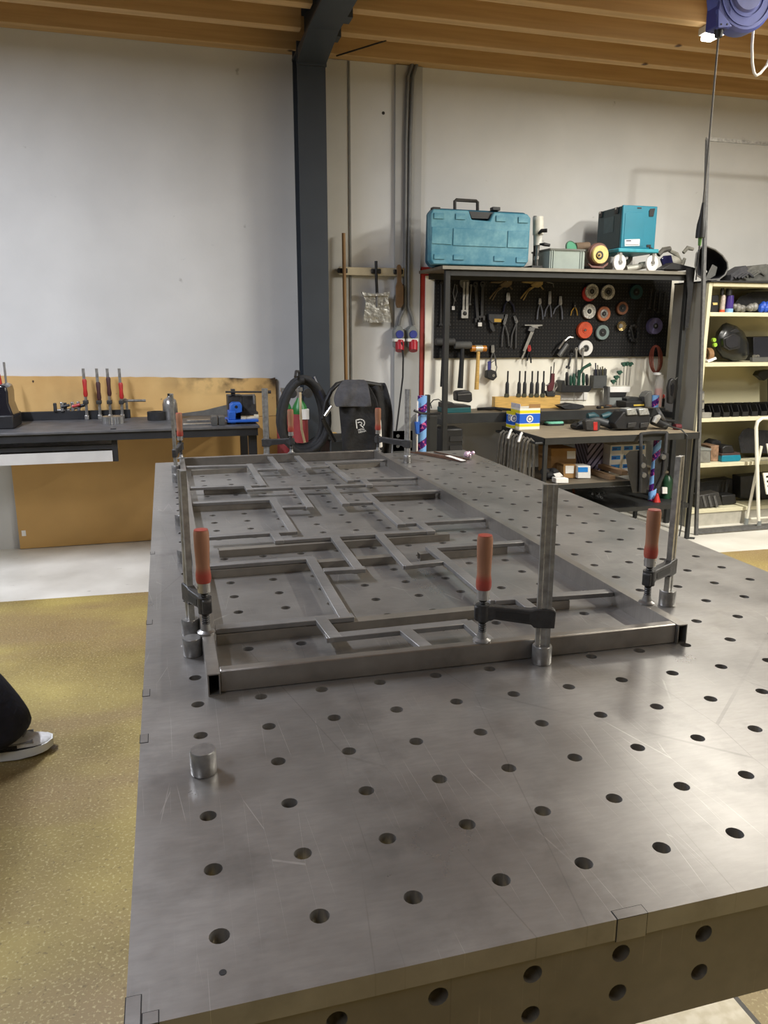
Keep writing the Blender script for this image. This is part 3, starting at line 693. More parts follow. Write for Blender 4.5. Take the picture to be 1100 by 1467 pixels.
# ================================================================== WALL RAIL WITH BROOM, SHOVEL, BRUSH; SOCKETS; CONDUITS
def yw(d): return YW-d
t = thing('tool_rail', 'pale wooden wall rail with black tool grips right of the steel column', 'rail', (PY(535, 391, yw(.03)).x, yw(.03), PY(535, 391, yw(.03)).z))
A = PY(485, 388, yw(.034)); B = PY(580, 393, yw(.034))
MB().bb(A.x, B.x, yw(.052), yw(.0305), A.z-.028, A.z+.026).build('batten', mat('aluminium_rail', (196, 186, 160), .4, .3, .1), t, bevel=.002)
for px in (491, 539, 571):
    q = PY(px, 390, yw(.07)); MB().bb(q.x-.035, q.x+.035, yw(.072), yw(.0525), A.z-.016, A.z+.016).build('grip', m_black, t, bevel=.005)
t0 = MB().tube([PY(492, 334, yw(.088)), PY(496.5, 600, yw(.12)), PY(497.5, 655, yw(.13))], .0125, 12)
bo = thing('broom', 'long wooden broom handle held by the wall rail', 'broom', PY(497.5, 655, yw(.13)))
t0.build('broom_handle', mat('broom_wood', (142, 108, 66), .55, 0, .3, 3, stretch=(4, 4, .8)), bo)
sh = thing('ash_shovel', 'galvanised metal ash shovel hanging from the wall rail', 'shovel', PY(540, 460, yw(.05)))
MB().ptube([(538.5, 374, yw(.085)), (539, 400, yw(.085)), (540, 420, yw(.07))], .0105, 10).build('handle', m_black, sh)
pts = [(518.5, 418), (535, 421), (542, 421), (559, 417.5), (556, 430), (561, 462), (520, 462), (524, 432)]
MB().pprism(pts, yw(.062), .004).pprism([(518.5, 418), (535, 421), (542, 421), (559, 417.5), (557, 424), (521, 424)], yw(.085), .024).build('scoop', mat('galvanised_sheet', (182, 182, 178), .3, .75, .35, 45, .5, 30), sh)
MB().ptube([(540, 416, yw(.075)), (540.5, 440, yw(.07))], .007, 8).build('socket', m_steel, sh)
bq = thing('hand_brush', 'brown hand brush hanging upside down from the wall rail', 'brush', PY(571, 420, yw(.06)))
MB().pprism([(568.5, 382), (570, 379), (573, 379), (575, 382), (575, 404), (578, 410), (578, 436), (575, 441), (569, 441), (567, 436), (567, 410), (569, 404)], yw(.085), .012).build('handle', mat('brush_wood', (112, 86, 58), .6), bq, bevel=.003)
MB().pprism([(568, 408), (578, 407), (579.5, 415), (578.5, 434), (575, 440), (568.5, 439), (567, 420)], yw(.07), .011).build('bristles', mat('dark_bristle', (56, 46, 36), .9, 0, .4, 200, .6), bq)
# conduits from the joists down to the two red sockets
m_cond = mat('grey_conduit', (104, 104, 102), .5, .1, .1)
cy = yw(.045)
for k, (pts, q) in enumerate((([(595, 79), (584, 110), (581.5, 200), (580.5, 330), (580, 440), (573, 455), (571, 466)], 'grey cable conduit running down the wall to the left red socket'),
                              ([(601, 79), (591, 110), (587.5, 200), (586, 330), (585, 440), (590, 455), (592, 466)], 'grey cable conduit running down the wall to the right red socket'))):
    tag(MB().tube([PY(x, y, cy) for x, y in pts], .0125, 10).build('conduit', m_cond), q, 'conduit', 'wall conduits')
t = thing('junction_box', 'grey cable bracket under the joist where the conduits begin', 'bracket', PY(598, 66, cy))
MB().pprism([(588, 62), (607, 63), (604, 72), (600, 78), (595, 78), (591, 72)], cy-.03, .05).build('bracket', m_cond, t)
m_sockred = mat('socket_red', (170, 30, 44), .4, 0, .1)
for px, q in ((572, 'red and white industrial socket with a black cable plugged in'), (591.5, 'red and white industrial socket with its blue lid, free of cable')):
    t = thing('industrial_socket', q, 'socket', PY(px, 484, cy), 'wall sockets')
    MB().pprism([(px-6, 498), (px-7, 474), (px-3, 467), (px+3, 467), (px+7, 474), (px+7, 498)], yw(.10), .069).build('housing', m_grey, t, bevel=.006)
    MB().pdisc(px+1, 479, 5.6, yw(.112), .012).build('blue_lid', mat('socket_blue', (46, 58, 140), .4), t)
    MB().pbox(px-7.5, 485, px+8, 489.5, yw(.115), .06).build('collar', m_white, t, bevel=.004)
    a = PY(px+.3, 489, yw(.09)); c = PY(px, 502.5, yw(.11))
    MB().cyl((a.x, a.y, a.z), (c.x, c.y-.01, c.z), .033, .030, 18).build('red_shroud', m_sockred, t)
tag(MB().tube([PY(575.5, 490, yw(.13)), PY(577.5, 512, yw(.13)), PY(577, 540, yw(.11)), PY(571, 590, yw(.12)), PY(566, 630, yw(.16)), PY(565, 690, yw(.2))], .0065, 8).build('power_cable', m_black2), 'black cable dropping from the left red socket down the wall', 'cable')

# ================================================================== BEHIND THE TABLE: GAS BOTTLES, HOSE, APRON
def gas(px, Y, label, top=583, w_=11.5):
    q = PY(px, 620, Y); r = w_*sc(px, 620, Y); zs = PY(px, 592, Y).z; zt_ = PY(px, top, Y).z
    t = thing('gas_cylinder', label, 'cylinder', (q.x, Y, 0), 'gas cylinders behind the table')
    MB().lathe([(0, 0), (r, 0), (r, zs), (0, zs)], 24, Matrix.Translation((q.x, Y, 0))).build('body', mat('cylinder_red', (150, 62, 66), .45, 0, .1), t)
    MB().lathe([(r*1.002, zs-.002), (r, zs+.02), (r*.8, zs+.05), (r*.42, zs+.085), (r*.3, zs+.10), (0, zs+.10)], 24, Matrix.Translation((q.x, Y, 0))).build('shoulder', mat('cylinder_green', (26, 112, 44), .4, 0, .1), t, ang=1)
    MB().lathe([(0, zs+.1), (.016, zs+.1), (.016, zs+.14), (.022, zs+.142), (.022, zs+.165), (0, zs+.165)], 14, Matrix.Translation((q.x, Y, 0))).build('valve', m_steel, t)
    MB().cyl((q.x, Y, zs+.125), (q.x+.05, Y-.02, zs+.125), .011, n=10).cyl((q.x+.05, Y-.045, zs+.13), (q.x+.05, Y-.02, zs+.13), .03, n=18).build('regulator', m_cast, t)
    return t, q, r, zs
g1, q, r, zs = gas(430, 4.30, 'red gas cylinder with green shoulder and white label, framed by the coiled hose')
MB().prism([(q.x-r*.2, zs-.035), (q.x+r*.98, zs-.035), (q.x+r*.98, zs+.03), (q.x-r*.2, zs+.03)], 4.30-r-.003, 4.30-r*.2).build('label', m_paper, g1)
gas(408, 4.42, 'darker red gas cylinder half hidden by the coiled hose')
MB().tube([PY(430, 562, 4.2), PY(430.5, 590, 4.19), PY(432, 615, 4.18), PY(437, 636, 4.2)], .008, 8).build('gas_hose', mat('cream_hose', (196, 176, 140), .5), g1)
# welding torch hose wound into a coil: 4 loops of one hose
pts = []
c = PY(434, 594, 4.0); k_ = sc(434, 594, 4.0)
for i in range(5*28+1):
    a = 2*math.pi*i/28 + math.pi/2
    lp = i/28; rr = (29.5 + 3.4*math.sin(lp*1.7) + 2.2*(lp % 2))*k_; rz_ = (50 + 3.0*math.sin(lp*2.3))*k_
    e = 1 - .16*math.sin(a)
    pts.append((c.x + rr*math.cos(a)*e, 4.0 + (lp-2.5)*.026, c.z + rz_*math.sin(a)))
hs = thing('torch_hose', 'thick black welding hose coiled into an oval loop above the table edge', 'hose', (c.x, 4.0, c.z-48*k_))
MB().tube(pts, .0195, 10).build('coil', m_black2, hs, ang=1)
MB().tube([PY(423, 540, 3.9), PY(424, 532, 3.98), PY(428, 532, 4.06), PY(428, 552, 4.08)], .008, 8).build('hanger_strap', m_cast, hs)
MB().tube([PY(449, 540, 3.96), PY(458, 560, 3.95), PY(467, 580, 3.95), PY(472, 592, 3.97)], .012, 8).build('torch_neck', mat('dark_blue_sleeve', (38, 42, 60), .4), hs)
# machine the coil and apron hang on (mostly hidden by the table)
wm = thing('welding_cart', 'welding cart with bent tube handle under the black apron', 'cart', (PY(500, 640, 4.0).x, 4.05, 0))
x0, x1 = PY(470, 640, 4.0).x, PY(548, 640, 4.0).x
MB().bb(x0, x1, 3.95, 4.27, .12, .80).build('cabinet', m_dark, wm, bevel=.01)
MB().tube([PY(462, 600, 3.86), PY(466, 577, 3.86), PY(474, 560, 3.86), PY(482, 551, 3.88), PY(492, 548, 3.92), PY(515, 547, 3.94), PY(545, 552, 3.96)], .014, 10).build('handle', m_black, wm)
MB().tube([PY(465, 596, 3.84), PY(475, 582, 3.84)], .010, 10).build('chrome_joint', m_steel, wm)
MB().tube([PY(545, 552, 3.96), PY(546, 600, 3.98), (PY(546, 600, 3.98).x, 3.98, .85)], .014, 10).build('handle_post', m_black, wm)
MB().tube([PY(462, 600, 3.86), (PY(462, 600, 3.86).x+.04, 3.88, .87), (x0+.02, 3.9, .80)], .014, 10).build('handle_post', m_black, wm)
for x in (x0+.05, x1-.05):
    for y in (4.0, 4.2): MB().cyl((x-.02, y, .06), (x+.02, y, .06), .06, n=18).build('wheel', m_black2, wm)
tag(MB().pbox(471, 626, 492, 634, 4.3, .25).build('timber_offcut', m_yellowwood, bevel=.003), 'pale timber beam end behind the apron, resting on a steel stand', 'timber')
a = PY(471, 634, 4.3); c2 = PY(492, 634, 4.3)
st = thing('steel_stand', 'dark steel stand under the pale timber beam behind the apron', 'stand', ((a.x+c2.x)/2, 4.42, 0))
MB().bb(a.x-.01, c2.x+.01, 4.31, 4.54, a.z-.03, a.z-.0005).build('stand_top', m_dark, st)
for x in (a.x, c2.x-.03): MB().bb(x, x+.03, 4.4, 4.43, 0, a.z-.03).build('leg', m_dark, st)
# black apron: draped cloth sheet with thickness
ap = thing('welding_apron', 'black welding apron with a white R logo draped over the cart handle', 'apron', PY(520, 640, 3.82))
def cloth(outline_l, outline_r, ys, Y0, wav, material, name, thick=.010):
    nx = 12; vs = []; fs = []
    for j, y in enumerate(ys):
        for i in range(nx+1):
            t_ = i/nx; x = outline_l[j]+(outline_r[j]-outline_l[j])*t_
            Yv = Y0[j] + wav*math.sin(t_*9+j*.7)*.5 + wav*math.sin(t_*17+j*1.9)*.3
            vs.append(PY(x, y, Yv))
    for j in range(len(ys)-1):
        for i in range(nx): fs.append((j*(nx+1)+i, j*(nx+1)+i+1, (j+1)*(nx+1)+i+1, (j+1)*(nx+1)+i))
    o = MB().add(vs, fs).build(name, material, ap, ang=3)
    md = o.modifiers.new('thick', 'SOLIDIFY'); md.thickness = thick; md.offset = 0
    md = o.modifiers.new('sub', 'SUBSURF'); md.levels = 2; md.render_levels = 2
    return o
cloth([493, 489, 484, 486, 488, 490, 491], [524, 531, 541, 544, 545, 546, 546], [545, 556, 572, 592, 614, 640, 672], [3.92, 3.85, 3.80, 3.78, 3.78, 3.79, 3.80], .03, m_blackcloth, 'front_panel')
cloth([493, 487, 481, 477, 479, 481], [522, 527, 529, 531, 532, 532], [544, 549, 559, 571, 579, 583], [3.93, 3.86, 3.79, 3.765, 3.76, 3.755], .02, m_greycloth, 'leather_bib')
cloth([520, 524, 530, 536, 540, 541, 540], [552, 555, 559, 563, 563, 561, 558], [548, 556, 570, 590, 614, 640, 672], [3.97, 3.95, 3.93, 3.92, 3.92, 3.93, 3.94], .03, m_blackcloth, 'back_panel')
# logo: letter built from strokes, in the plane of the panel
m_logo = mat('logo_white', (224, 224, 222), .6)
lg = MB()
def stroke(pts, w_=1.25, Y=3.735):
    for (x0, y0), (x1, y1) in zip(pts[:-1], pts[1:]):
        d = Vector((x1-x0, y1-y0)); d.normalize(); n = Vector((-d.y, d.x))*w_/2
        lg.pprism([(x0-n.x-d.x*.4, y0-n.y-d.y*.4), (x1-n.x+d.x*.4, y1-n.y+d.y*.4), (x1+n.x+d.x*.4, y1+n.y+d.y*.4), (x0+n.x-d.x*.4, y0+n.y-d.y*.4)], Y, .002)
stroke([(511.3, 613.5), (510, 601.8), (516, 600.6), (519.6, 601.4), (522, 604), (522.3, 607), (521, 609.6)])
stroke([(512.6, 605.6), (516, 604.6), (518.2, 605.6), (518.2, 607.6), (515.8, 609)], 1.2)
stroke([(515.6, 608.6), (520.3, 612.2)], 1.3)
lg.build('logo', m_logo, ap)
for k, (x, y, s_) in enumerate(((517.5, 615.4, 'METAL'), (518.8, 618.4, 'DESIGN'))):
    q = PY(x, y, 3.733); text_part(s_, .0135, m_logo, ap, q, (math.pi/2, -.18, 0), 'lettering')
MB().tube([PY(544, 600, 3.75), PY(543, 604, 3.75), PY(543.5, 622, 3.75), PY(545, 640, 3.77)], [.006, .012, .013, .012], 10).build('white_strap', m_paper, ap)
# drilled angle plate behind the far right clamp
pl = thing('angle_bracket', 'drilled grey steel angle bracket on the floor stand behind the far table edge', 'bracket', PY(575, 645, 2.95))
x0, x1 = PY(563, 630, 2.96).x, PY(598, 630, 2.96).x; z1 = PY(580, 617, 2.96).z
holed(MB(), [x0+.025, x0+.075], [z1-.025, z1-.075], .009, .05, .05, (x0, x0+.1, z1-.24, z1), .012, lambda u, v, d: (u, 2.96+d, v)).build('plate', mat('plate_grey', (96, 96, 92), .5, .1, .15, 20), pl)
MB().bb(x0+.02, x0+.06, 2.98, 3.02, 0, z1-.05).build('post', m_dark, pl)
MB().bb(x0-.05, x0+.13, 2.9, 3.1, 0, .012).build('foot', m_dark, pl)

# ================================================================== TOOL SHELVING ON THE RIGHT
SY0, SY1 = 4.35, 4.80
SXL, SXR = 1.80, 3.68
ZT = 1.868; ZK = .876                          # top shelf, bench top
m_shelfwood = mat('shelf_board', (104, 94, 78), .65, 0, .15, 5, stretch=(1, 8, 1))
sh = thing('tool_shelving', 'dark steel tool shelving with a top shelf and a narrow bench', 'shelving', ((SXL+SXR)/2, 4.6, 0))
for x in (SXL, SXR-.034):
    for y in (SY0, SY1-.034):
        MB().bb(x, x+.034, y, y+.034, 0, ZT-.022 if y < SY0+.1 else ZK-.024).build('post', m_dark, sh, bevel=.002)
MB().bb(SXL-.03, SXR+.01, SY0-.02, SY1+.03, ZT-.02, ZT).build('top_shelf', m_shelfwood, sh, bevel=.002)
MB().bb(SXL+.034, SXR-.034, SY0, SY0+.03, ZT-.06, ZT-.0205).build('front_rail', m_dark, sh)
MB().bb(SXL+.034, SXR-.034, SY1-.03, SY1, ZT-.06, ZT-.0205).build('back_rail', m_dark, sh)
MB().bb(SXL-.03, SXR+.01, SY0-.024, SY0-.0205, ZT-.022, ZT-.001).build('edge_band', mat('aluminium_edge', (132, 128, 118), .4, .4, .15, 10), sh)
MB().bb(SXL, SXR, SY0+.196, SY1+.03, ZK-.022, ZK).build('bench_top', m_shelfwood, sh, bevel=.002)
MB().bb(SXL, SXR, SY0+.17, SY0+.195, ZK-.07, ZK-.001).build('bench_rail', m_dark, sh, bevel=.002)
for x in (SXL+.004, SXR-.03):
    MB().bb(x, x+.026, SY0+.036, SY1-.036, ZK-.065, ZK-.023).build('side_rail', m_dark, sh)

# white back panel, red board edge, pegboard
wp = struct(MB().bb(PY(609, 450, 4.87).x, 3.95, 4.866, 4.88, .86, ZT-.03).build('trim_6', mat('white_panel', (244, 240, 226), .6, 0, .06, 5)))
struct(MB().bb(PY(602, 450, 4.884).x, PY(616, 450, 4.884).x, 4.881, 4.897, .0, 1.90).build('trim_7', mat('red_board', (150, 36, 26), .5, 0, .1)))
M = mat('pegboard_black', (18, 18, 20), .85, 0, .1); N, L, b = nodes_of(M); v = mapping(N, L, scale=(40, 40, 40))
fr_ = N.new('ShaderNodeVectorMath'); fr_.operation = 'FRACTION'; L.new(v, fr_.inputs[0])
sb = N.new('ShaderNodeVectorMath'); sb.operation = 'SUBTRACT'; sb.inputs[1].default_value = (.5, .5, .5); L.new(fr_.outputs[0], sb.inputs[0])
ml_ = N.new('ShaderNodeVectorMath'); ml_.operation = 'MULTIPLY'; ml_.inputs[1].default_value = (1, 0, 1); L.new(sb.outputs[0], ml_.inputs[0])
le = N.new('ShaderNodeVectorMath'); le.operation = 'LENGTH'; L.new(ml_.outputs[0], le.inputs[0])
dot = fmath(N, L, 'LESS_THAN', le.outputs['Value'], .2)
L.new(mixc(N, L, dot, lin((19, 19, 21)), lin((52, 50, 47))), b.inputs['Base Color'])
YP = 4.84                                      # pegboard front face
pg = tag(MB().bb(PY(623, 450, YP).x, 3.87, YP, YP+.02, PY(780, 512, YP).z, PY(780, 392, YP).z).build('pegboard', M), 'black perforated pegboard behind the hanging tools', 'pegboard')

# ---- makers for hanging tools; Yt = plane the tool hangs on
def px_flat(t, name, pts, Y, d, m_, bev=.001): return MB().pprism(pts, Y, d).build(name, m_, t, bevel=bev)
def tool(name, label, cat, x, y, Y, group=None): return thing(name, label, cat, PY(x, y, Y), group)
YT = YP-.022
def hook(t, x, y): MB().ptube([(x, y, YP+.001), (x, y+.3, YP-.03), (x, y-1.2, YP-.034)], .0022, 6).build('hook', m_steel, t)
def pliers(label, head, joint, ends, mh, mj, w_=2.2, jaw=None, name='pliers', Y=None):
    Y = Y or YT
    t = tool(name, label, 'pliers', joint[0], joint[1], Y, 'pliers on the pegboard')
    hx, hy = head; jx, jy = joint; d = Vector((jx-hx, jy-hy)); L_ = max(d.length, .01); n = Vector((-d.y, d.x))/L_; u = d/L_
    for s_ in (-1, 1):
        o_ = n*s_
        px_flat(t, 'jaw', [(hx+o_.x*.35, hy+o_.y*.35), (hx+o_.x*w_*.7, hy+o_.y*w_*.7+.6), (jx+o_.x*w_*1.0, jy+o_.y*w_*1.0), (jx-u.x*1.0+o_.x*.2, jy-u.y*1.0+o_.y*.2)], Y, .012, mj)
    MB().pdisc(jx, jy, w_*1.05, Y-.002, .016, 14).build('pivot', mj, t)
    for ex, ey in ends:
        mx, my = (jx+ex)/2 + (ex-jx)*.28, (jy+ey)/2
        k = sc(jx, jy, Y)
        MB().ptube([(jx, jy, Y+.006), (mx, my, Y+.004), (ex, ey, Y+.004)], [w_*.42*k, w_*.5*k, w_*.42*k], 8).build('handle', mh, t)
    hook(t, jx, jy-.5)
    return t
m_dgrey = mat('dull_steel', (104, 104, 104), .45, .5, .2, 50)
m_bluegrip = mat('grey_blue_grip', (112, 116, 130), .5, 0, .15)
m_darkblue = mat('dark_blue_grip', (26, 28, 56), .5)
pliers('slim pliers with grey-blue handles, shortest of the pegboard trio', (773.5, 427), (773.5, 434), ((769.3, 457.5), (777.5, 457.5)), m_bluegrip, m_steel)
pliers('long-nose pliers with grey-blue handles in the middle of the pegboard trio', (788, 417), (787.5, 434), ((780, 453.5), (789.5, 454.5)), m_bluegrip, m_steel)
pliers('open-jaw pliers with a splayed handle next to the red wheels', (803, 424), (803, 435), ((792.5, 450), (805.3, 457.5)), m_bluegrip, m_steel, 2.4)
pliers('small pliers with yellow handles hanging beside the silver disc', (823.5, 432), (823.5, 439), ((817.5, 452), (827, 452)), mat('yellow_grip', (190, 150, 60), .5), m_cast, 1.6)
pliers('crimping pliers with bright jaws and dark blue handles', (728, 419), (728, 428.5), ((721, 447), (737, 447)), m_darkblue, m_steel, 3.0)
pliers('tall grey water-pump pliers hanging left of a matching pair', (726, 450), (722.5, 463), ((718.8, 496.5), (729, 496)), m_dgrey, m_dgrey, 2.2)
pliers('tall grey water-pump pliers hanging right of a matching pair', (737, 452), (740, 461), ((731.5, 498), (738.8, 499)), m_dgrey, m_dgrey, 2.2)
pliers('small red-jointed cutters with black handles below the silver square', (758, 494), (758.5, 501), ((755, 517), (760.5, 520)), m_black, m_red, 2.6)
t = pliers('brushed adjustable pliers hanging above the tape measure', (706, 494), (706, 503), ((702, 528), (710.5, 524)), m_dgrey, m_steel, 2.6)
# locking clamps (brass tone)
for dx, label in ((0, 'bronze welding grip clamp with long jaws, left of two at the pegboard top'), (44.5, 'brass welding grip clamp with long jaws, right of two at the pegboard top')):
    t = tool('grip_clamp', label, 'clamp', 718+dx, 410, YT, 'grip clamps on the pegboard'); m_ = m_brass if dx else mat('bronze', (108, 94, 72), .45, .5, .2, 40)
    px_flat(t, 'upper_jaw', [(703+dx, 403.5), (718+dx, 403), (727+dx, 401), (734+dx, 401.5), (733+dx, 406), (724+dx, 407), (704+dx, 405)], YT, .02, m_)
    px_flat(t, 'body', [(724+dx, 402), (734+dx, 401.5), (733+dx, 408), (727+dx, 412), (719+dx, 411), (716+dx, 408)], YT-.006, .016, m_)
    MB().ptube([(726+dx, 409, YT), (714+dx, 413, YT-.004), (706+dx, 421, YT-.004), (701+dx, 428, YT)], .006, 8).build('lever', m_, t)
    MB().ptube([(722+dx, 410, YT), (712+dx, 417, YT-.01), (705+dx, 430, YT-.006)], .005, 8).build('lever', m_, t)
    MB().ptube([(729+dx, 409, YT), (734+dx, 415, YT-.01)], .006, 8).build('adjusting_screw', m_, t)
    hook(t, 727+dx, 403)
# slotted square with round head
t = tool('mitre_gauge', 'bright slotted steel gauge with a dark round head on the pegboard', 'gauge', 667, 430, YT)
MB().pdisc(665.5, 405, 7.6, YT-.002, .012).build('round_head', m_dgrey, t)
px_flat(t, 'left_rail', [(663.5, 404), (666.3, 404), (665.5, 445), (662.4, 445)], YT-.008, .006, m_steel, 0)
px_flat(t, 'right_rail', [(668, 404), (671.4, 404), (670.8, 445), (667.2, 445)], YT-.008, .006, m_steel, 0)
px_flat(t, 'square_foot', [(661, 444), (671, 444), (670.6, 456), (660.8, 456)], YT-.010, .012, m_steel, .001)
MB().pdisc(666, 449, 3.0, YT-.012, .003).build('lock_knob', m_black, t)
# spanners and blades
def spanner(label, a, c, w_, m_, name='spanner', cat='spanner', grp='spanners on the pegboard', Y=None, head=2.2):
    Y = Y or YT; t = tool(name, label, cat, c[0], c[1], Y, grp)
    d = Vector((c[0]-a[0], c[1]-a[1])); d.normalize(); n = Vector((-d.y, d.x))*w_/2
    px_flat(t, 'shank', [(a[0]-n.x, a[1]-n.y), (c[0]-n.x, c[1]-n.y), (c[0]+n.x, c[1]+n.y), (a[0]+n.x, a[1]+n.y)], Y, .008, m_)
    r = w_*head/2
    MB().pdisc(a[0], a[1], r, Y-.002, .012, 16, hole=r*.5).build('ring_end', m_, t)
    cx_, cy_ = c; u = d*r
    px_flat(t, 'open_end', [(cx_-n.x*head-u.x*.6, cy_-n.y*head-u.y*.6), (cx_-n.x*head*1.05+u.x*.8, cy_-n.y*head*1.05+u.y*.8), (cx_-n.x*.7+u.x*.9, cy_-n.y*.7+u.y*.9), (cx_-n.x*.6, cy_-n.y*.6), (cx_+n.x*.6, cy_+n.y*.6), (cx_+n.x*.7+u.x*.9, cy_+n.y*.7+u.y*.9), (cx_+n.x*head*1.05+u.x*.8, cy_+n.y*head*1.05+u.y*.8), (cx_+n.x*head-u.x*.6, cy_+n.y*head-u.y*.6)], Y-.002, .012, m_)
    return t
m_darktool = mat('blackened_tool_steel', (52, 52, 54), .5, .4, .25, 40)
spanner('thin blackened spanner behind the front post at the pegboard edge', (632.5, 406), (631.5, 465), 2.0, m_darktool)
spanner('blackened spanner just right of the front post', (645, 405), (643.5, 465), 2.2, m_darktool)
spanner('slim grey spanner right of the slotted gauge', (675, 409), (673.2, 436), 1.6, m_dgrey)
spanner('long dark spanner with heavy open jaw, left of two', (681, 408), (684.5, 458), 4.0, m_darktool, head=2.0)
spanner('long dark spanner with heavy open jaw, right of two', (691.5, 407), (690.5, 455), 4.0, m_darktool, head=2.2)
for i, (x, q) in enumerate(((931, 'first from the teal disc'), (937, 'second from the teal disc'), (943.5, 'third from the teal disc'), (950.5, 'closest to the grey rack side'))):
    spanner('dark ring spanner on the pegboard, ' + q, (x+2.5, 416+i), (x-.5, 441+3*i), 1.8, m_darktool)
spanner('bright combination spanner hanging over the bit holder', (826, 500), (825, 540), 2.4, m_steel, Y=YP-.05)
spanner('bright short spanner hanging beside the white disc', (836, 500), (833, 533), 2.2, m_steel, Y=YP-.05)
spanner('small dark spanner hanging beside the bright combination spanner', (819, 508), (814, 526), 2.4, m_darktool, Y=YP-.05)
t = tool('key_chain', 'thin steel chain with a white tag on the pegboard', 'chain', 651, 425, YT)
MB().ptube([(651.5, 407, YT), (649, 420, YT), (651, 430, YT), (649.4, 439, YT)], .0028, 6).ptube([(654, 408, YT), (655, 418, YT), (652, 428, YT), (653, 432, YT)], .0022, 6).build('links', m_steel, t)
px_flat(t, 'tag', [(647.5, 438.5), (651.5, 438.5), (651.5, 444), (647.5, 444)], YT-.004, .005, m_paper)
px_flat(tool('bolt_tag', 'small pale tag hanging under the dark spanners', 'tag', 687.6, 464, YT), 'tag', [(685, 462), (690.3, 462), (690.3, 467.5), (685, 467.5)], YT-.006, .006, m_paper)
t = tool('caulk_gun', 'dark hand tool with a yellow label on the pegboard', 'tool', 709, 456, YT)
px_flat(t, 'barrel', [(700, 449.5), (722, 450), (722, 456), (716, 463), (704, 463), (700, 458)], YT-.012, .03, m_darktool, .004)
px_flat(t, 'label', [(708, 456.5), (718.5, 456.8), (718, 461.5), (708, 461.3)], YT-.014, .003, mat('yellow_label', (200, 160, 60), .6))
px_flat(t, 'grip', [(700.5, 458), (706, 462), (710, 474), (706, 476), (702, 470)], YT-.008, .02, m_darktool, .003)
t = tool('hex_key', 'L-shaped steel key on the pegboard beside the brass grip clamp', 'key', 790, 406, YT)
MB().ptube([(783, 404, YT), (792, 406, YT), (793, 411.5, YT)], .0035, 6).build('rod', m_dgrey, t)
# sliding square
t = tool('sliding_square', 'bright sliding square hanging at an angle below the pliers', 'square', 762, 480, YT)
px_flat(t, 'crossbar', [(752, 465), (777, 465), (777, 466.8), (770, 468), (771.5, 470.5), (765, 470), (760, 466.8), (752, 466.6)], YT-.012, .012, m_steel, .0005)
px_flat(t, 'block', [(759, 468), (767, 469.5), (764, 476), (756.5, 473.5)], YT-.016, .016, m_dgrey)
px_flat(t, 'blade', [(760.5, 474), (764.8, 475.5), (752.5, 504), (749, 502.5)], YT-.012, .005, m_steel, 0)
px_flat(t, 'rule_end', [(751, 503), (753.2, 503.6), (748.5, 514), (746.5, 513.5)], YT-.008, .004, m_steel, 0)
# grinding and flap discs
def disc(label, cx, cy, r, m_, inner=None, hub=None, thick=.018, back=None, Y=None, sqx=1.0):
    Y = (Y or YT) - max(0, thick-.026)
    t = tool('grinding_disc', label, 'disc', cx, cy, Y, 'discs on the pegboard')
    if back: MB().pdisc(cx-4, cy+3, r*1.04, Y+.004, .012).build('rear_disc', back, t)
    MB().pdisc(cx, cy, r, Y-.006, thick, 28, hole=r*.14).build('disc', m_, t)
    if inner: MB().pdisc(cx, cy, r*inner[0], Y-.009, .006, 24, hole=r*.15).build('label_ring', inner[1], t)
    MB().pdisc(cx, cy, r*.34, Y-.011, .01, 18, hole=r*.16).build('hub', hub or m_black, t)
    MB().pdisc(cx, cy, r*.13, Y-.02, .04, 10).build('peg', m_dgrey, t)
    return t
m_flap = mat('flap_grey', (150, 148, 146), .5, .3, .45, 60)
m_flap2 = mat('flap_label', (190, 188, 184), .5, .2, .5, 90)
disc('silver flap disc in front of a red one on the pegboard', 848.3, 417.5, 10.6, m_flap2, (.66, m_flap), back=m_red)
disc('silver-labelled cutting disc, top row beside the red-backed one', 871.6, 418.5, 10.6, m_flap2, (.6, m_dgrey))
disc('dark teal grinding disc near the pegboard top', 912, 418.3, 10.2, mat('dark_teal_disc', (24, 66, 70), .6), (.5, m_black))
disc('silver-labelled disc above the orange ones', 844.4, 446, 10.4, m_flap2, (.55, m_white))
disc('orange and grey flap disc right of the silver disc', 865.5, 449.5, 10.3, mat('orange_grey_disc', (170, 104, 70), .6, 0, .5, 14), (.6, m_flap))
disc('dim brown flap disc hanging alone above the wire wheel', 892, 441.5, 9.2, mat('brown_disc', (120, 74, 48), .6, 0, .4, 16), (.6, m_darktool))
disc('plain bright orange disc stack on the pegboard', 838.5, 473, 11.8, m_orange, thick=.03, hub=m_orange)
disc('grey-green abrasive ring disc with a black centre', 863.6, 476.3, 10.4, mat('grey_green_disc', (124, 142, 140), .7), (.55, m_black))
disc('purple fibre disc stack at the pegboard edge', 939.5, 467, 11.6, m_purple, thick=.04, hub=m_black)
disc('white disc with red print at the pegboard bottom edge', 839.6, 499, 11.0, m_paper, (.45, m_dgrey), back=None)
t = tool('wire_brush_disc', 'small brass wire wheel on the pegboard', 'wheel', 889.5, 467, YT)
q = PY(889.5, 467, YT); k = sc(889, 467, YT); mb = MB()
for i in range(18):
    a = 2*math.pi*i/18; mb.tube([(q.x+.010*math.cos(a), YT, q.z+.010*math.sin(a)), (q.x+7.6*k*math.cos(a+.15), YT-.008, q.z+7.0*k*math.sin(a+.15))], .0032, 5)
mb.build('bristles', m_brass, t); MB().pdisc(889.5, 467, 3.2, YT-.012, .03).build('hub', m_steel, t)
t = tool('hanging_chain', 'dark coiled chain hanging on the pegboard', 'chain', 907.6, 477, YT)
mb = MB()
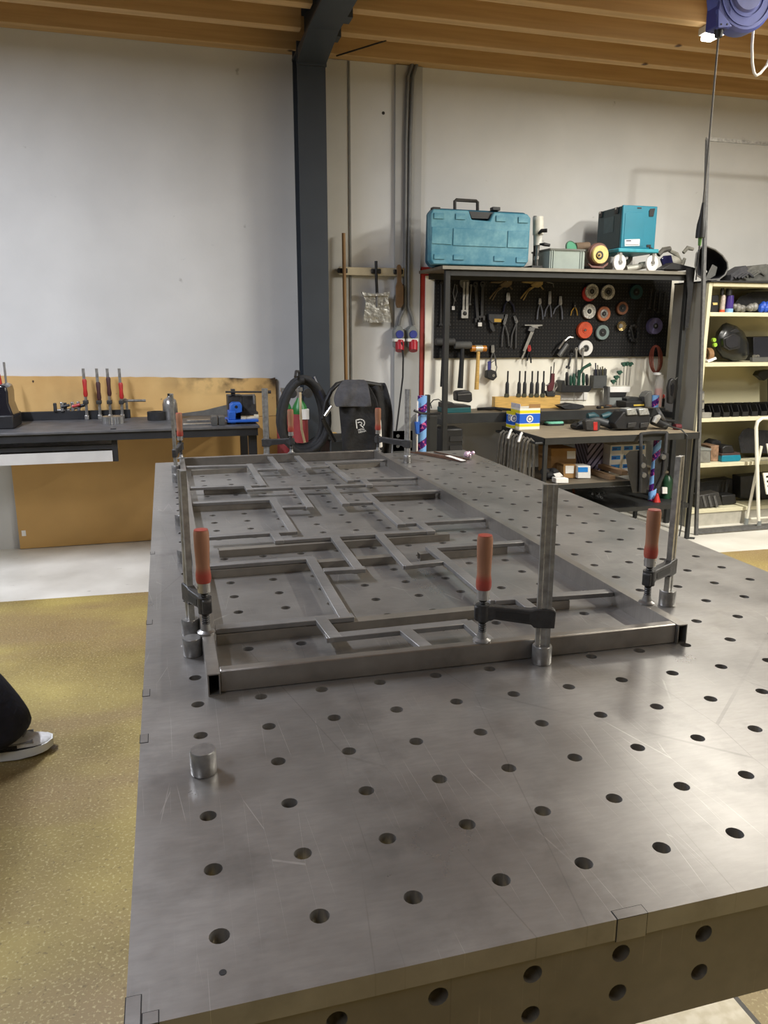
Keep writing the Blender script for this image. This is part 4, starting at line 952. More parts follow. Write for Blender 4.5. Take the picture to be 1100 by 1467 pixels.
for i in range(13):
    a = 2*math.pi*i/13; q = PY(907+6.2*math.cos(a), 477+11*math.sin(a), YT)
    mb.bb(q.x-.008, q.x+.008, YT-.006, YT+.008, q.z-.009, q.z+.009)
mb.build('links', m_darktool, t); MB().ptube([(903, 466, YT), (907, 485, YT-.01), (912, 490, YT)], .006, 6).build('handle', m_darktool, t)
# mallets and brass hammer
def hammer(label, hx0, hy0, hx1, hy1, handle, mh, mhd, rpx, cap=None):
    t = tool('mallet' if cap is None else 'hammer', label, 'hammer', (hx0+hx1)/2, hy0, YT-.02, 'hammers on the pegboard')
    k = sc(hx0, hy0, YT); A = PY(hx0, (hy0+hy1)/2, YT-.03); B = PY(hx1, (hy0+hy1)/2, YT-.03)
    if cap:
        w_ = (B.x-A.x)
        MB().cyl(A, A+Vector((w_*.3, 0, 0)), rpx*k*1.0, n=18).cyl(B-Vector((w_*.3, 0, 0)), B, rpx*k*1.0, n=18).build('face', mhd, t)
        MB().cyl(A+Vector((w_*.27, 0, 0)), B-Vector((w_*.27, 0, 0)), rpx*k*1.12, n=18).build('head', cap, t)
    else: MB().lathe([(0, 0), (rpx*k*.9, 0), (rpx*k, .006), (rpx*k, (B-A).length-.006), (rpx*k*.9, (B-A).length), (0, (B-A).length)], 18, Matrix.Translation(A) @ Matrix.Rotation(math.pi/2, 4, 'Y')).build('head', mhd, t)
    (ax, ay), (bx_, by_), w0 = handle
    MB().ptube([(ax, ay, YT-.03), ((ax+bx_)/2, (ay+by_)/2, YT-.03), (bx_, by_, YT-.03)], [w0*.42*k, w0*.46*k, w0*.56*k], 12).build('handle', mh, t)
    hook(t, ax-3, ay); hook(t, ax+3, ay)
hammer('big black rubber mallet behind the front post', 624, 484.5, 651, 495, ((636, 494), (634, 554), 7), m_black2, mat('dark_rubber_head', (60, 60, 60), .7), 5.0)
hammer('black rubber mallet with black handle between post and brass hammer', 651, 489, 674.5, 500, ((662.5, 499), (659, 556), 7.5), m_black, mat('grey_rubber_head', (82, 82, 80), .7), 5.2)
hammer('soft-face hammer with amber faces and pale wooden handle', 674.5, 494.5, 696, 504, ((685.2, 502), (682.5, 558), 6), m_yellowwood, mat('amber_face', (190, 120, 34), .35, 0, .15), 4.4, mat('pale_steel_head', (210, 200, 176), .35, .5))
# tape measure hanging on a clip
t = tool('tape_measure', 'black tape measure hanging from a blue clip below the pliers', 'tape measure', 705, 538, YT-.02)
px_flat(t, 'case', [(698, 531), (704, 529.5), (711, 532), (712.5, 540), (707, 545.5), (697, 541)], YP-.045, .05, m_black, .006)
MB().pdisc(707.2, 538, 2.0, YP-.048, .004).build('hub', m_steel, t)
px_flat(t, 'clip', [(699, 518), (703, 517), (703, 531), (699, 531)], YP-.03, .012, mat('clip_blue', (50, 52, 120), .5), .002)
MB().ptube([(703, 520, YP-.03), (709, 516, YP-.03), (711.5, 526, YP-.03), (710, 533, YP-.03)], .004, 6).build('strap', m_dgrey, t)
# riveter
t = tool('riveter', 'bright hand riveter hanging at an angle beside the white disc', 'riveter', 810, 495, YP-.05)
MB().ptube([(801, 509, YP-.05), (812, 493, YP-.05)], .020, 12).build('body', m_dgrey, t)
MB().ptube([(808, 489, YP-.06), (815, 483, YP-.06), (821, 484, YP-.06)], .009, 8).ptube([(800, 500, YP-.06), (809, 487, YP-.062)], .008, 8).build('lever', m_steel, t)
hook(t, 812, 490)
# copper wire loop
t = tool('wire_coil', 'reddish copper wire coil hanging over the pegboard corner', 'wire', 941, 515, YP-.05)
mb = MB()
for i in range(6):
    cx_, w_ = 940.5+random.uniform(-1.2, 1.2), 9.5-i*1.1
    mb.tube([PY(cx_+w_*math.cos(a), 514.5+20*math.sin(a)*(1-.02*i), YP-.04-.006*i) for a in [2*math.pi*j/24 for j in range(24)]], .0032, 5, closed=True)
mb.build('loops', mat('copper_wire', (140, 74, 60), .4, .4), t); hook(t, 941, 496)

# ---- things standing or hanging below the pegboard
zb_ = ZK
wr = thing('wooden_rack', 'pale wooden rack on the bench holding black-handled tools', 'rack', PY(755, 580, 4.7))
x0, x1 = PY(709, 575, 4.70).x, PY(802.5, 575, 4.70).x; zr1 = PY(755, 568, 4.70).z
MB().bb(x0, x1, 4.70, 4.76, zb_, zr1).build('block', m_yellowwood, wr, bevel=.002)
for i, (x, q) in enumerate(((727, 'standing alone at the rack end'), (744, 'second from the rack end'), (752, 'third from the rack end'), (762, 'fourth from the rack end'), (770, 'fifth, tallest handle'), (778.5, 'last before the red clamp'))):
    t = tool('riffler_file', 'black-handled file in the wooden rack, ' + q, 'file', x, 568, 4.715, 'files in the wooden rack')
    MB().ptube([(x+.6, 531.5, 4.715), (x, 548, 4.715)], .0065, 8).build('tip', m_black, t)
    k = sc(x, 560, 4.715); a = PY(x-.3, 547, 4.715); c = PY(x-1, 567.5, 4.715)
    MB().tube([a, a+(c-a)*.15, a+(c-a)*.8, c, c-Vector((0, 0, .015))], [.008, .0135, .0145, .018, .012], 10).build('handle', m_black, t)
    px_flat(t, 'olive_collar', [(x-3.2, 564), (x+2.2, 564), (x+2, 569), (x-4, 569)], 4.694, .016, mat('olive_sleeve', (64, 62, 40), .6), .002)
t = tool('red_clamp', 'small dark red clamp tool standing at the end of the wooden rack', 'clamp', 790, 550, 4.70)
MB().ptube([(794, 519, 4.70), (792.5, 536, 4.70)], .0035, 6).ptube([(789.5, 525, 4.70), (788, 548, 4.70)], .0045, 6).build('rods', m_cast, t)
px_flat(t, 'body', [(790.5, 535), (795, 535), (794.5, 550), (792, 560), (785, 561), (785, 552), (789, 548)], 4.685, .025, mat('oxblood', (84, 30, 36), .45), .004)
MB().ptube([(782, 552, 4.69), (797, 548, 4.69), (798, 554, 4.69), (793, 562, 4.69)], .005, 6).build('lever', m_steel, t)
px_flat(t, 'jaw', [(782, 560), (796, 560), (795, 568), (784, 568)], 4.69, .03, m_cast, .003)
# bit holder shelf with screwdrivers
t = tool('screwdriver_holder', 'black wall-mounted holder full of dark green screwdrivers', 'holder', 826, 556, 4.80)
px_flat(t, 'shelf', [(804.5, 552), (806, 546), (809, 545), (810, 553), (847, 553), (847, 558), (843, 562), (804, 562)], 4.76, .106, m_black, .002)
px_flat(t, 'back_plate', [(804, 562.2), (842, 562.2), (841, 573), (803.5, 573)], 4.852, .013, m_paper, .001)
for i, (x, y0, y1, m_, q) in enumerate(((812, 533, 552, m_black, 'black'), (817.5, 538, 552, m_green, 'short green'), (822, 535, 552, m_green, 'green'), (829, 530, 552, m_green, 'thick green'), (835.5, 534, 552, m_green, 'dark green'), (840.5, 536, 552, m_black, 'slim black'))):
    s_ = tool('screwdriver', q + ' screwdriver handle in the black wall holder', 'screwdriver', x, y1, 4.79, 'screwdrivers in the wall holder')
    k = sc(x, y0, 4.79); a = PY(x, y0, 4.79); c = PY(x, y1, 4.79)
    MB().tube([a, a+(c-a)*.15, a+(c-a)*.7, c], [.007, .012, .0125, .009], 10).build('handle', m_, s_)
    if i in (2, 4): MB().tube([c, PY(x, 575, 4.79)], .0028, 6).build('shaft', m_steel, s_)
s_ = tool('angled_driver', 'green angled driver leaning out of the black wall holder', 'screwdriver', 833, 545, 4.77)
MB().ptube([(828, 552, 4.77), (830, 534, 4.76), (836, 527, 4.75), (846, 521.5, 4.74)], [.010, .013, .011, .013], 10).build('handle', m_green, s_)
# pencil cup
t = tool('pencil_cup', 'grey square wall cup with pens above the white panel', 'cup', 859, 548, 4.80)
mb = MB(); mb.pbox(850.5, 538, 869, 556, 4.80, .004).pbox(850.5, 538, 851.6, 556, 4.804, .062).pbox(868, 538, 869, 556, 4.804, .062).pbox(850.5, 555, 869, 556, 4.804, .062)
mb.build('cup', mat('cup_grey', (74, 76, 76), .5), t); MB().pbox(850.5, 529, 869, 538, 4.862, .004).build('back_plate', mat('cup_dark', (52, 54, 54), .5), t)
for i, (x, y, m_) in enumerate(((853, 520, m_darkblue), (856, 523, m_steel), (860, 526, m_dgrey), (863, 525, mat('olive_pen', (92, 88, 60), .5)), (866.5, 527, m_dgrey))):
    tag(MB().ptube([(x, y, 4.82), (x+.6, 552, 4.83)], .005, 8).build('pen', m_), ('blue', 'silver', 'grey', 'olive', 'dull silver')[i] + ' pen standing in the grey wall cup', 'pen', 'pens in the wall cup')
# T-handle key stand
t = tool('key_stand', 'white and grey stand holding green T-handle hex keys', 'stand', 886, 565, 4.76)
px_flat(t, 'top_block', [(874, 552.5), (903, 552), (902, 560), (874, 560)], 4.74, .05, m_paper, .002)
px_flat(t, 'lower_block', [(871.5, 560.3), (898, 560.3), (896, 567), (871.5, 567)], 4.745, .05, m_black, .002)
px_flat(t, 'foot', [(872, 567), (896, 567), (895.5, 579), (872, 579)], 4.75, .05, m_grey, .002)
px_flat(t, 'side', [(870.8, 551.5), (874, 552), (873, 579), (870.8, 579)], 4.74, .06, m_dgrey, .001)
for i, (x, y) in enumerate(((879, 545), (883.5, 539), (888, 532), (894, 520), (898.5, 519.5), (903.5, 520))):
    s_ = tool('hex_driver', 'green T-handle hex key in the white stand', 'hex key', x, 552, 4.76, 'hex keys in the white stand')
    MB().ptube([(x-(x-880)*.12, 552, 4.76), (x, y+3, 4.76)], .0035, 6).build('shaft', m_steel, s_)
    px_flat(s_, 'grip', [(x-3.2, y-.5), (x+2.5, y-1.5), (x+5, y+2.2), (x+2, y+2.8), (x+1.4, y+5), (x-1.2, y+5), (x-1.6, y+3), (x-3, y+3)], 4.752, .018, m_green, .003)
# jar and striped roll top
def lathe_px(t, name, cx, prof, Y, m_, n=20, zb=None):
    q = PY(cx, prof[0][1], Y); k = sc(cx, prof[0][1], Y); P_ = []
    for r, y in prof: P_.append((r*k, PY(cx, y, Y).z))
    if zb is not None: P_[0] = (P_[0][0], zb); P_[1] = (P_[1][0], max(P_[1][1], zb))
    return MB().lathe([(0, P_[0][1])] + P_ + [(0, P_[-1][1])], n, Matrix.Translation((q.x, Y, 0))).build(name, m_, t, ang=.7)
t = tool('plastic_jar', 'clear plastic jar with orange contents beside the copper wire', 'jar', 941, 570, 4.6)
lathe_px(t, 'jar_body', 941.5, [(6, 582), (6, 560), (6, 545), (5, 541), (5, 537)], 4.62, mat('clear_plastic', (206, 204, 198), .15, 0, .05, alpha=.45), zb=ZK)
lathe_px(t, 'contents', 941.5, [(5.4, 582), (5.4, 566), (5.2, 557)], 4.62, m_orange, zb=ZK+.002)
lathe_px(t, 'lid', 941.5, [(5.4, 537), (5.4, 534)], 4.62, m_paper)
t = tool('red_label_bottle', 'red bottle lying on the bench beside the clear jar', 'bottle', 955, 567, 4.6)
MB().ptube([(949, 568, 4.62), (957, 567.5, 4.62), (960.5, 567, 4.62)], [.016, .018, .010], 12).build('bottle', mat('bottle_red', (200, 54, 36), .4), t)
MB().ptube([(950.5, 568, 4.62), (953.5, 567.8, 4.62)], .0186, 12).build('label', m_paper, t)
MB().bb(PY(949, 570, 4.6).x, PY(958, 570, 4.6).x, 4.61, 4.63, ZK, PY(953, 571.5, 4.62).z).build('cradle', m_black, t)
t = tool('visor', 'black welding visor hanging on the right shelving post', 'visor', 965, 562, 4.5)
px_flat(t, 'shell', [(957.5, 578), (957, 556), (960, 545), (964, 541.5), (969, 545), (972, 556), (968, 570), (964, 579)], 4.305, .03, m_black, .008)
px_flat(t, 'window', [(961, 566), (961, 552), (964, 549), (966, 552), (965, 562), (963, 568)], 4.302, .006, mat('dark_glass', (14, 14, 18), .1), .001)
MB().tube([PY(966, 545, 4.33), PY(970, 541, 4.352)], .003, 6).build('hook', m_steel, t)
# charger with battery, dark cutters, cable, cases on the bench
t = tool('battery_charger', 'black and teal battery charger on the bench', 'charger', 656, 582, 4.5)
px_flat(t, 'base', [(637, 580), (675, 578.5), (675, 586), (637, 587)], 4.56, .16, m_teal if False else mat('dark_teal', (18, 84, 88), .45), .003)
px_flat(t, 'top', [(637.5, 573), (648, 571), (652, 574), (675, 576), (675, 579), (637.5, 580.3)], 4.565, .15, m_black, .004)
t = tool('battery_pack', 'black battery pack seated on the teal charger', 'battery', 666, 568, 4.47)
px_flat(t, 'pack', [(654.5, 563), (657, 560.5), (671, 559.5), (676.5, 563), (677, 574), (673, 577), (655, 575)], 4.575, .09, m_black, .008)
px_flat(t, 'rib', [(656, 565), (676, 563.5), (676, 565), (656, 566.5)], 4.572, .004, m_dgrey, .0005)
t = thing('snips', 'dark tin snips lying on the bench beside the wooden rack', 'snips', PY(700, 582, 4.46))
for a in ((682, 578, 718, 587), (681, 582, 716, 583)):
    A = PZ(a[0], a[1]+3, ZK+.012); B = PZ(a[2], a[3], ZK+.012)
    MB().tube([(A.x, 4.70, ZK+.011), ((A.x+B.x)/2, 4.64, ZK+.018), (B.x, 4.58, ZK+.011)], [.010, .012, .009], 8).build('handle', m_black, t)
tag(MB().ptube([(618, 585, 4.62), (616.5, 578, 4.62), (621, 573, 4.6), (628, 572, 4.59), (634, 576, 4.6)], .004, 6).build('charger_cable', m_black2), 'thin black charger cable looping at the bench end', 'cable')
t = tool('tool_case', 'open black case with a yellow edge on the bench beside the key stand', 'case', 910, 572, 4.56)
px_flat(t, 'tray', [(897, 571), (923, 570), (923, 579.5), (897, 580)], 4.55, .14, m_black, .003)
px_flat(t, 'yellow_edge', [(908, 574.8), (923, 574.2), (923, 576.6), (908, 577)], 4.547, .004, mat('yellow_trim', (196, 168, 70), .5), .0005)
px_flat(t, 'lid', [(898, 566), (905, 563.5), (921, 565), (921, 571), (898, 571.5)], 4.62, .07, m_dark, .003)
px_flat(tool('grey_block', 'grey steel block standing between case and clear jar', 'block', 930, 570, 4.6), 'block', [(923.5, 566), (928, 560), (934, 558), (934, 581), (924, 581)], 4.58, .08, mat('block_grey', (112, 112, 110), .5, .3), .003)
for i, (x0_, x1_, q) in enumerate(((862, 872, 'dark chisel with a yellow ferrule lying on the bench, left of the others'), (870, 884, 'dark chisel lying on the bench in the middle of three'), (880, 897, 'brown-handled chisel lying on the bench under the key stand'))):
    A = PY(x0_, 579, 4.5); B = PY(x1_, 579, 4.5)
    s_ = thing('chisel', q, 'chisel', (A.x, 4.5, ZK), 'chisels on the bench')
    MB().tube([(A.x, 4.56+.03*i, ZK+.012), ((A.x+B.x)/2, 4.57+.03*i, ZK+.012)], .0115, 10).build('handle', (m_black, m_black, mat('brown_handle', (84, 56, 36), .5))[i], s_)
    MB().tube([((A.x+B.x)/2, 4.57+.03*i, ZK+.012), (B.x, 4.58+.03*i, ZK+.009)], .008, 8).build('blade', m_brass if i == 0 else m_cast, s_)
t = tool('drill_bits', 'dark flat tool with two thin rods lying under the wall holder', 'tool', 822, 578, 4.52)
px_flat(t, 'plate', [(803, 577), (818, 573.5), (826, 574), (836, 575.5), (838, 579), (826, 582), (810, 581.5)], 4.56, .1, m_darktool, .003)
# under the bench
t = tool('black_toolbox', 'black plastic tool case standing under the shelving bench', 'toolbox', 650, 640, 4.5)
x0, x1 = PY(632, 630, 4.45).x, PY(663, 630, 4.45).x; zt_ = PY(650, 614, 4.45).z
lw = zt_-.40
mb = MB().bb(x0, x1, 4.45, 4.62, lw, zt_); mb.build('body', m_black, t, bevel=.012)
for i in range(5): MB().bb(x1-.10, x1-.004, 4.444, 4.451, lw+.05+i*.065, lw+.085+i*.065).build('rib', mat('case_rib', (40, 40, 42), .5), t)
t2 = tool('crate_stand', 'low dark stand carrying the black tool case', 'stand', 650, 700, 4.5)
MB().bb(x0-.02, x1+.02, 4.42, 4.66, lw-.03, lw-.0005).build('board', m_shelfwood, t2)
for x in (x0-.01, x1-.02):
    for y in (4.43, 4.62): MB().bb(x, x+.03, y, y+.03, 0, lw-.03).build('leg', m_dark, t2)
t = tool('partition_board', 'black panel standing at the left end of the shelving', 'panel', 620, 640, 4.3)
x0, x1 = PY(613, 620, 4.30).x, PY(626.5, 620, 4.30).x
MB().bb(x0, x1-.002, 4.3, 4.33, 0, PY(620, 596, 4.3).z).build('panel', m_dark, t, bevel=.002)
x0, x1 = PY(611, 600, 4.22).x, PY(616, 600, 4.22).x
MB().bb(x0, x1, 4.22, 4.26, 0, PY(613, 566, 4.22).z).build('edge_post', m_black, t)
# striped rolls
M = mat('striped_wrap', (120, 60, 150), .35, 0, .1); N, L, b = nodes_of(M); v = mapping(N, L)
sp = N.new('ShaderNodeSeparateXYZ'); L.new(v, sp.inputs[0])
an = fmath(N, L, 'ARCTAN2', sp.outputs[1], sp.outputs[0])
ph = fmath(N, L, 'FRACT', fmath(N, L, 'ADD', fmath(N, L, 'MULTIPLY', sp.outputs[2], 9.0), fmath(N, L, 'DIVIDE', an, -2*math.pi)))
c_ = mixc(N, L, fmath(N, L, 'GREATER_THAN', ph, .46), lin((70, 22, 110)), lin((128, 178, 235)))
c_ = mixc(N, L, fmath(N, L, 'MULTIPLY', fmath(N, L, 'LESS_THAN', ph, .46), noise(N, L, v, 55, 2, .56, .6)), c_, lin((214, 96, 150)))
L.new(c_, b.inputs['Base Color'])
q = PY(604.5, 600, 4.05)
tag(MB().cyl((q.x, 4.05, 0), (q.x, 4.05, PY(604, 567, 4.05).z), .030, n=24).build('striped_roll', M), 'blue and purple striped roll standing behind the far table corner', 'roll', 'striped rolls')
tag(MB().cyl((PY(935, 695, 4.05).x, 4.05, .2662), (PY(942, 632, 4.07).x, 4.07, .72), .027, n=24).build('striped_roll', M), 'blue and purple striped roll standing under the oak side table', 'roll', 'striped rolls')
q = PY(941, 575, 4.56)
tag(MB().cyl((q.x, 4.585, ZK+.0006), (q.x, 4.585, PY(941, 566, 4.585).z), .028, n=24).build('striped_cup', M), 'blue and purple striped cup on the bench before the clear jar', 'cup')
t = tool('blue_bracket', 'blue plastic holder with a thin white rod beside the striped roll', 'holder', 598, 610, 3.9)
q = PY(598.5, 610, 4.0)
px_flat(t, 'holder', [(595, 605), (601, 604), (601, 622), (596.5, 622)], 4.0, .03, m_blue, .003)
MB().tube([(q.x, 4.015, 0), (q.x, 4.015, PY(599, 575, 4.0).z)], .006, 8).build('rod', m_paper, t)
MB().ptube([(593, 588, 3.98), (603, 592, 3.98), (618, 593, 4.02), (630, 592, 4.2)], .008, 8).build('cable_arm', m_black, t)

# ------------------------------------------------------------------ set a thing down: move it so that its lowest point is z
def zmin(o, off=Vector((0, 0, 0))):
    p = off + o.location; r = 1e9
    if o.type == 'MESH':
        R_ = o.rotation_euler.to_matrix(); r = min((R_ @ v_.co).z for v_ in o.data.vertices) + p.z
    for c in o.children: r = min(r, zmin(c, p))
    return r
def rest(o, z): o.location.z += z + .0006 - zmin(o); return o
def rests(names, z):
    for n in names:
        for o in list(bpy.data.objects):
            if o.parent is None and o.name.split('.')[0] == n: rest(o, z)

# ================================================================== ON THE TOP SHELF
m_case = mat('case_blue', (72, 138, 160), .5, 0, .1)
N, L, b = nodes_of(m_case); v = mapping(N, L)
c_ = mixc(N, L, noise(N, L, v, 7, 8, .42, .7, .65), lin((58, 126, 150)), lin((112, 166, 180))); L.new(c_, b.inputs['Base Color'])
m_case2 = mat('case_blue_dark', (28, 82, 104), .5, 0, .12)
YC = 4.40
t = tool('breaker_case', 'large dusty blue tool case with black handle on the shelf', 'case', 685, 378, YC)
px_flat(t, 'back_shell', [(616, 300), (622, 293), (752, 300), (757, 306), (755, 370), (750, 378.5), (620, 378), (614, 370)], YC+.075, .085, m_case2, .01)
px_flat(t, 'front_shell', [(617, 301), (621, 294.5), (672, 297), (676, 310), (702, 312), (708, 299), (756, 302), (760.5, 308), (757, 370), (751, 378), (621, 374), (617, 368)], YC, .074, m_case, .008)
for pts in ([(650, 322), (726, 325.5), (725, 350), (649, 347)], [(619, 320), (648, 322), (647, 346), (618.5, 344)], [(728, 326), (758, 327), (756.5, 351), (727, 350)]):
    px_flat(t, 'raised_panel', pts, YC-.006, .007, m_case, .002)
for x, y in ((622, 300), (653, 301), (711, 304), (743, 306)):
    px_flat(t, 'pad', [(x, y), (x+14, y+.6), (x+14, y+9), (x, y+8.4)], YC-.008, .009, m_case, .002)
for x, y in ((622, 359), (650, 360), (708, 362), (740, 364)):
    px_flat(t, 'pad', [(x, y), (x+15, y+.5), (x+15, y+8), (x, y+7.5)], YC-.008, .009, m_case, .002)
px_flat(t, 'handle_recess', [(672, 298), (708, 300), (703, 309), (676, 308)], YC+.03, .04, m_black, 0)
MB().ptube([(651.5, 296, YC+.09), (651.5, 283.5, YC+.09), (653.5, 281.8, YC+.09), (682, 283.5, YC+.09), (684, 285, YC+.09), (684, 297, YC+.09)], .0115, 8).build('handle', m_cast, t)
for x in (620, 706): px_flat(t, 'latch', [(x, 291.5), (x+11, 292), (x+11, 297), (x, 296.5)], YC+.05, .05, m_black, .003)
rest(t, ZT)
# core drill
t = tool('core_drill', 'white and silver core drill standing beside the blue case', 'drill', 770, 378, 4.45)
MB().ptube([(771, 304, 4.5), (771, 330, 4.5)], [.037, .038], 18).build('motor', mat('drill_white', (216, 214, 204), .4), t)
MB().ptube([(771, 330, 4.5), (770.5, 345, 4.5)], .028, 16).build('gearbox', m_white, t)
MB().ptube([(770.5, 344, 4.5), (769.5, 362, 4.5)], [.014, .012], 14).ptube([(769.5, 361, 4.5), (769, 366, 4.5)], .02, 14).ptube([(769, 366, 4.5), (769, 379, 4.5)], [.015, .012], 14).build('chuck', m_steel, t)
MB().ptube([(772, 328, 4.47), (776, 324, 4.44), (784, 323.5, 4.42)], [.009, .013, .013], 10).build('side_handle', m_black, t)
MB().ptube([(772, 343, 4.48), (780, 343.5, 4.45), (788, 345, 4.44)], [.004, .013, .010], 10).build('knob', m_black, t)
MB().ptube([(766.5, 303, 4.55), (766.5, 379, 4.55)], .012, 8).build('stand_column', m_dark, t)
MB().pbox(762, 374, 777, 379, 4.44, .15).build('stand_foot', m_dark, t)
rest(t, ZT)
# crate with green disc
m_crate = mat('crate_grey', (150, 162, 156), .5, 0, .06)
t = tool('euro_crate', 'open pale grey-green plastic crate on the shelf', 'crate', 812, 382, YC)
q0, q1 = PY(787.5, 365, YC).x, PY(837.5, 365, YC).x; zc = PY(812, 356.5, YC).z; k0 = ZT+.001
mb = MB().bb(q0, q1, YC, YC+.006, k0, zc).bb(q0, q1, YC+.26, YC+.266, k0, zc).bb(q0, q0+.006, YC+.006, YC+.26, k0, zc).bb(q1-.006, q1, YC+.006, YC+.26, k0, zc).bb(q0, q1, YC+.006, YC+.26, k0, k0+.006)
mb.build('body', m_crate, t)
MB().bb(q0-.006, q1+.006, YC-.008, YC, zc-.012, zc).bb(q0-.008, q0, YC-.008, YC+.27, zc-.012, zc).bb(q1, q1+.008, YC-.008, YC+.27, zc-.012, zc).build('rim', mat('crate_rim', (96, 98, 92), .5), t)
for x in (q0+.01, q0+.026, q1-.036, q1-.02): MB().bb(x, x+.006, YC-.006, YC, k0+.004, zc-.012).build('rib', m_crate, t)
t = tool('green_disc', 'green backing disc standing in the plastic crate', 'disc', 818, 352, 4.52)
M_ = Matrix.Translation(PY(819, 358, 4.52)) @ Matrix.Rotation(1.2, 4, 'X') @ Matrix.Rotation(.35, 4, 'Y')
MB().lathe([(.0, 0), (.058, 0), (.058, .006), (0, .006)], 28, M_).build('disc', mat('disc_green', (92, 158, 128), .5), t)
MB().lathe([(.058, -.002), (.064, -.002), (.064, .008), (.058, .008), (.058, -.002)], 28, M_).build('rim', mat('disc_rim', (70, 104, 84), .5), t)
t = tool('sanding_roll', 'brown roll of abrasive in the plastic crate', 'roll', 828, 352, 4.55)
MB().ptube([(824, 354, 4.56), (843, 353, 4.56)], .03, 16).build('roll', mat('abrasive_brown', (112, 94, 76), .8), t)
# bench grinder with yellow wheel
t = tool('bench_grinder', 'bench grinder with a pale yellow buffing wheel on the shelf', 'grinder', 860, 382, 4.42)
MB().pdisc(858.5, 359.5, 15.8, 4.425, .035, 32).build('guard', mat('guard_brown', (110, 74, 66), .5), t)
MB().pdisc(861, 360, 12.6, 4.40, .024, 32, hole=2).build('wheel', mat('buff_yellow', (222, 198, 130), .7, 0, .12, 40), t)
MB().pdisc(859.5, 361, 6.0, 4.397, .006, 24).build('inner_ring', m_cast, t); MB().pdisc(859, 361, 3.6, 4.388, .01, 20).build('nut', m_brass, t); MB().pdisc(859, 361, 1.5, 4.382, .01, 12).build('shaft_end', m_black, t)
MB().ptube([(857, 358, 4.46), (857.5, 357.5, 4.53)], .05, 18).build('motor', m_cast, t)
MB().pbox(846, 376, 864, 383, 4.44, .16).ptube([(852, 366, 4.5), (852, 380, 4.5)], .03, 10).build('base', m_black, t)
px_flat(t, 'tool_rest', [(842, 372), (849, 376), (864, 377), (872, 371), (871, 375), (864, 380), (848, 379)], 4.41, .02, mat('guard_brown', (110, 74, 66), .5), .002)
rest(t, ZT)
# teal stacking toolbox on castors
t = tool('teal_toolbox', 'teal stacking toolbox with dark side on white castors', 'toolbox', 915, 362, YC+.02)
YB = 4.41
xa, xb = PY(890.5, 330, YB).x, PY(939.5, 330, YB).x; z0_, z1_ = PY(915, 356, YB).z, PY(915, 294.5, YB).z
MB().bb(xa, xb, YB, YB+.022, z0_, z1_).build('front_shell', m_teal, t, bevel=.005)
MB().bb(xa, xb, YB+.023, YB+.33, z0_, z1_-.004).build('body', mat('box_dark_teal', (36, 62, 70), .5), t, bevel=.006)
px_flat(t, 'panel', [(896, 306), (898, 304), (921, 304.6), (923, 307), (921, 353), (893, 353)], YB-.003, .004, m_teal, .001)
px_flat(t, 'label', [(895, 343), (916.5, 342.5), (916, 352), (895, 352.5)], YB-.0045, .003, m_paper, 0)
px_flat(t, 'print_bar', [(897, 344.2), (904, 344), (904, 345.6), (897, 345.7)], YB-.0055, .0015, mat('print_dark', (40, 44, 80), .6), 0)
px_flat(t, 'print_line', [(896, 350.3), (915, 349.9), (915, 350.7), (896, 351)], YB-.0055, .0015, m_dgrey, 0)
px_flat(t, 'latch', [(930, 302), (932, 299), (938.5, 298.5), (936, 310), (930, 310)], YB-.006, .008, m_black, .001)
px_flat(t, 'latch', [(926.5, 350.5), (932.5, 350.5), (932.5, 354), (937.5, 357), (936, 359), (931, 358), (930.5, 354), (926.5, 354)], YB-.006, .008, m_black, .001)
px_flat(t, 'top_notch', [(913, 297), (919, 297.2), (919, 299), (913, 298.8)], YB-.002, .004, m_black, 0)
for yy in (YB+.06, YB+.27):
    MB().bb(xa-.014, xa, yy, yy+.03, z1_-.05, z1_-.006).build('side_latch', m_black, t, bevel=.003)
    MB().bb(xa-.016, xa-.008, yy+.005, yy+.02, z1_-.022, z1_-.008).build('latch_hinge', m_steel, t)
MB().bb(xa-.002, xa, YB+.11, YB+.24, z0_+.12, z1_-.06).build('side_label', mat('side_label', (58, 84, 92), .5), t)
MB().bb(xa-.02, xb+.03, YB-.012, YB+.34, z0_-.028, z0_-.001).build('dolly', mat('dolly_teal', (54, 152, 170), .45), t, bevel=.006)
for x, y in ((xa+.01, YB+.02), (xb+.0, YB+.02), (xa+.01, YB+.30), (xb+.0, YB+.30)):
    w_ = MB(); zc_ = (z0_-.028+ZT)/2 - .006
    r = zc_-ZT
    w_.lathe([(r*.35, -.012), (r*.8, -.012), (r, -.008), (r, .008), (r*.8, .012), (r*.35, .012), (r*.35, -.012)], 20, Matrix.Translation((x, y, zc_)) @ Matrix.Rotation(.2, 4, 'Z') @ Matrix.Rotation(math.pi/2, 4, 'X'))
    c = w_.build('castor', m_paper, t)
    MB().bb(x-.010, x+.010, y-.016, y+.016, zc_, z0_-.028).build('castor_fork', m_steel, c)
t = tool('dust_hood', 'white and grey tube part lying under the teal toolbox', 'part', 905, 378, 4.44)
MB().ptube([(897, 378, 4.50), (917, 375, 4.50)], .022, 16).ptube([(917, 374, 4.50), (928, 372, 4.50)], [.026, .024], 16).build('tube', mat('pale_metal', (196, 194, 184), .4, .2), t)
rest(t, ZT)
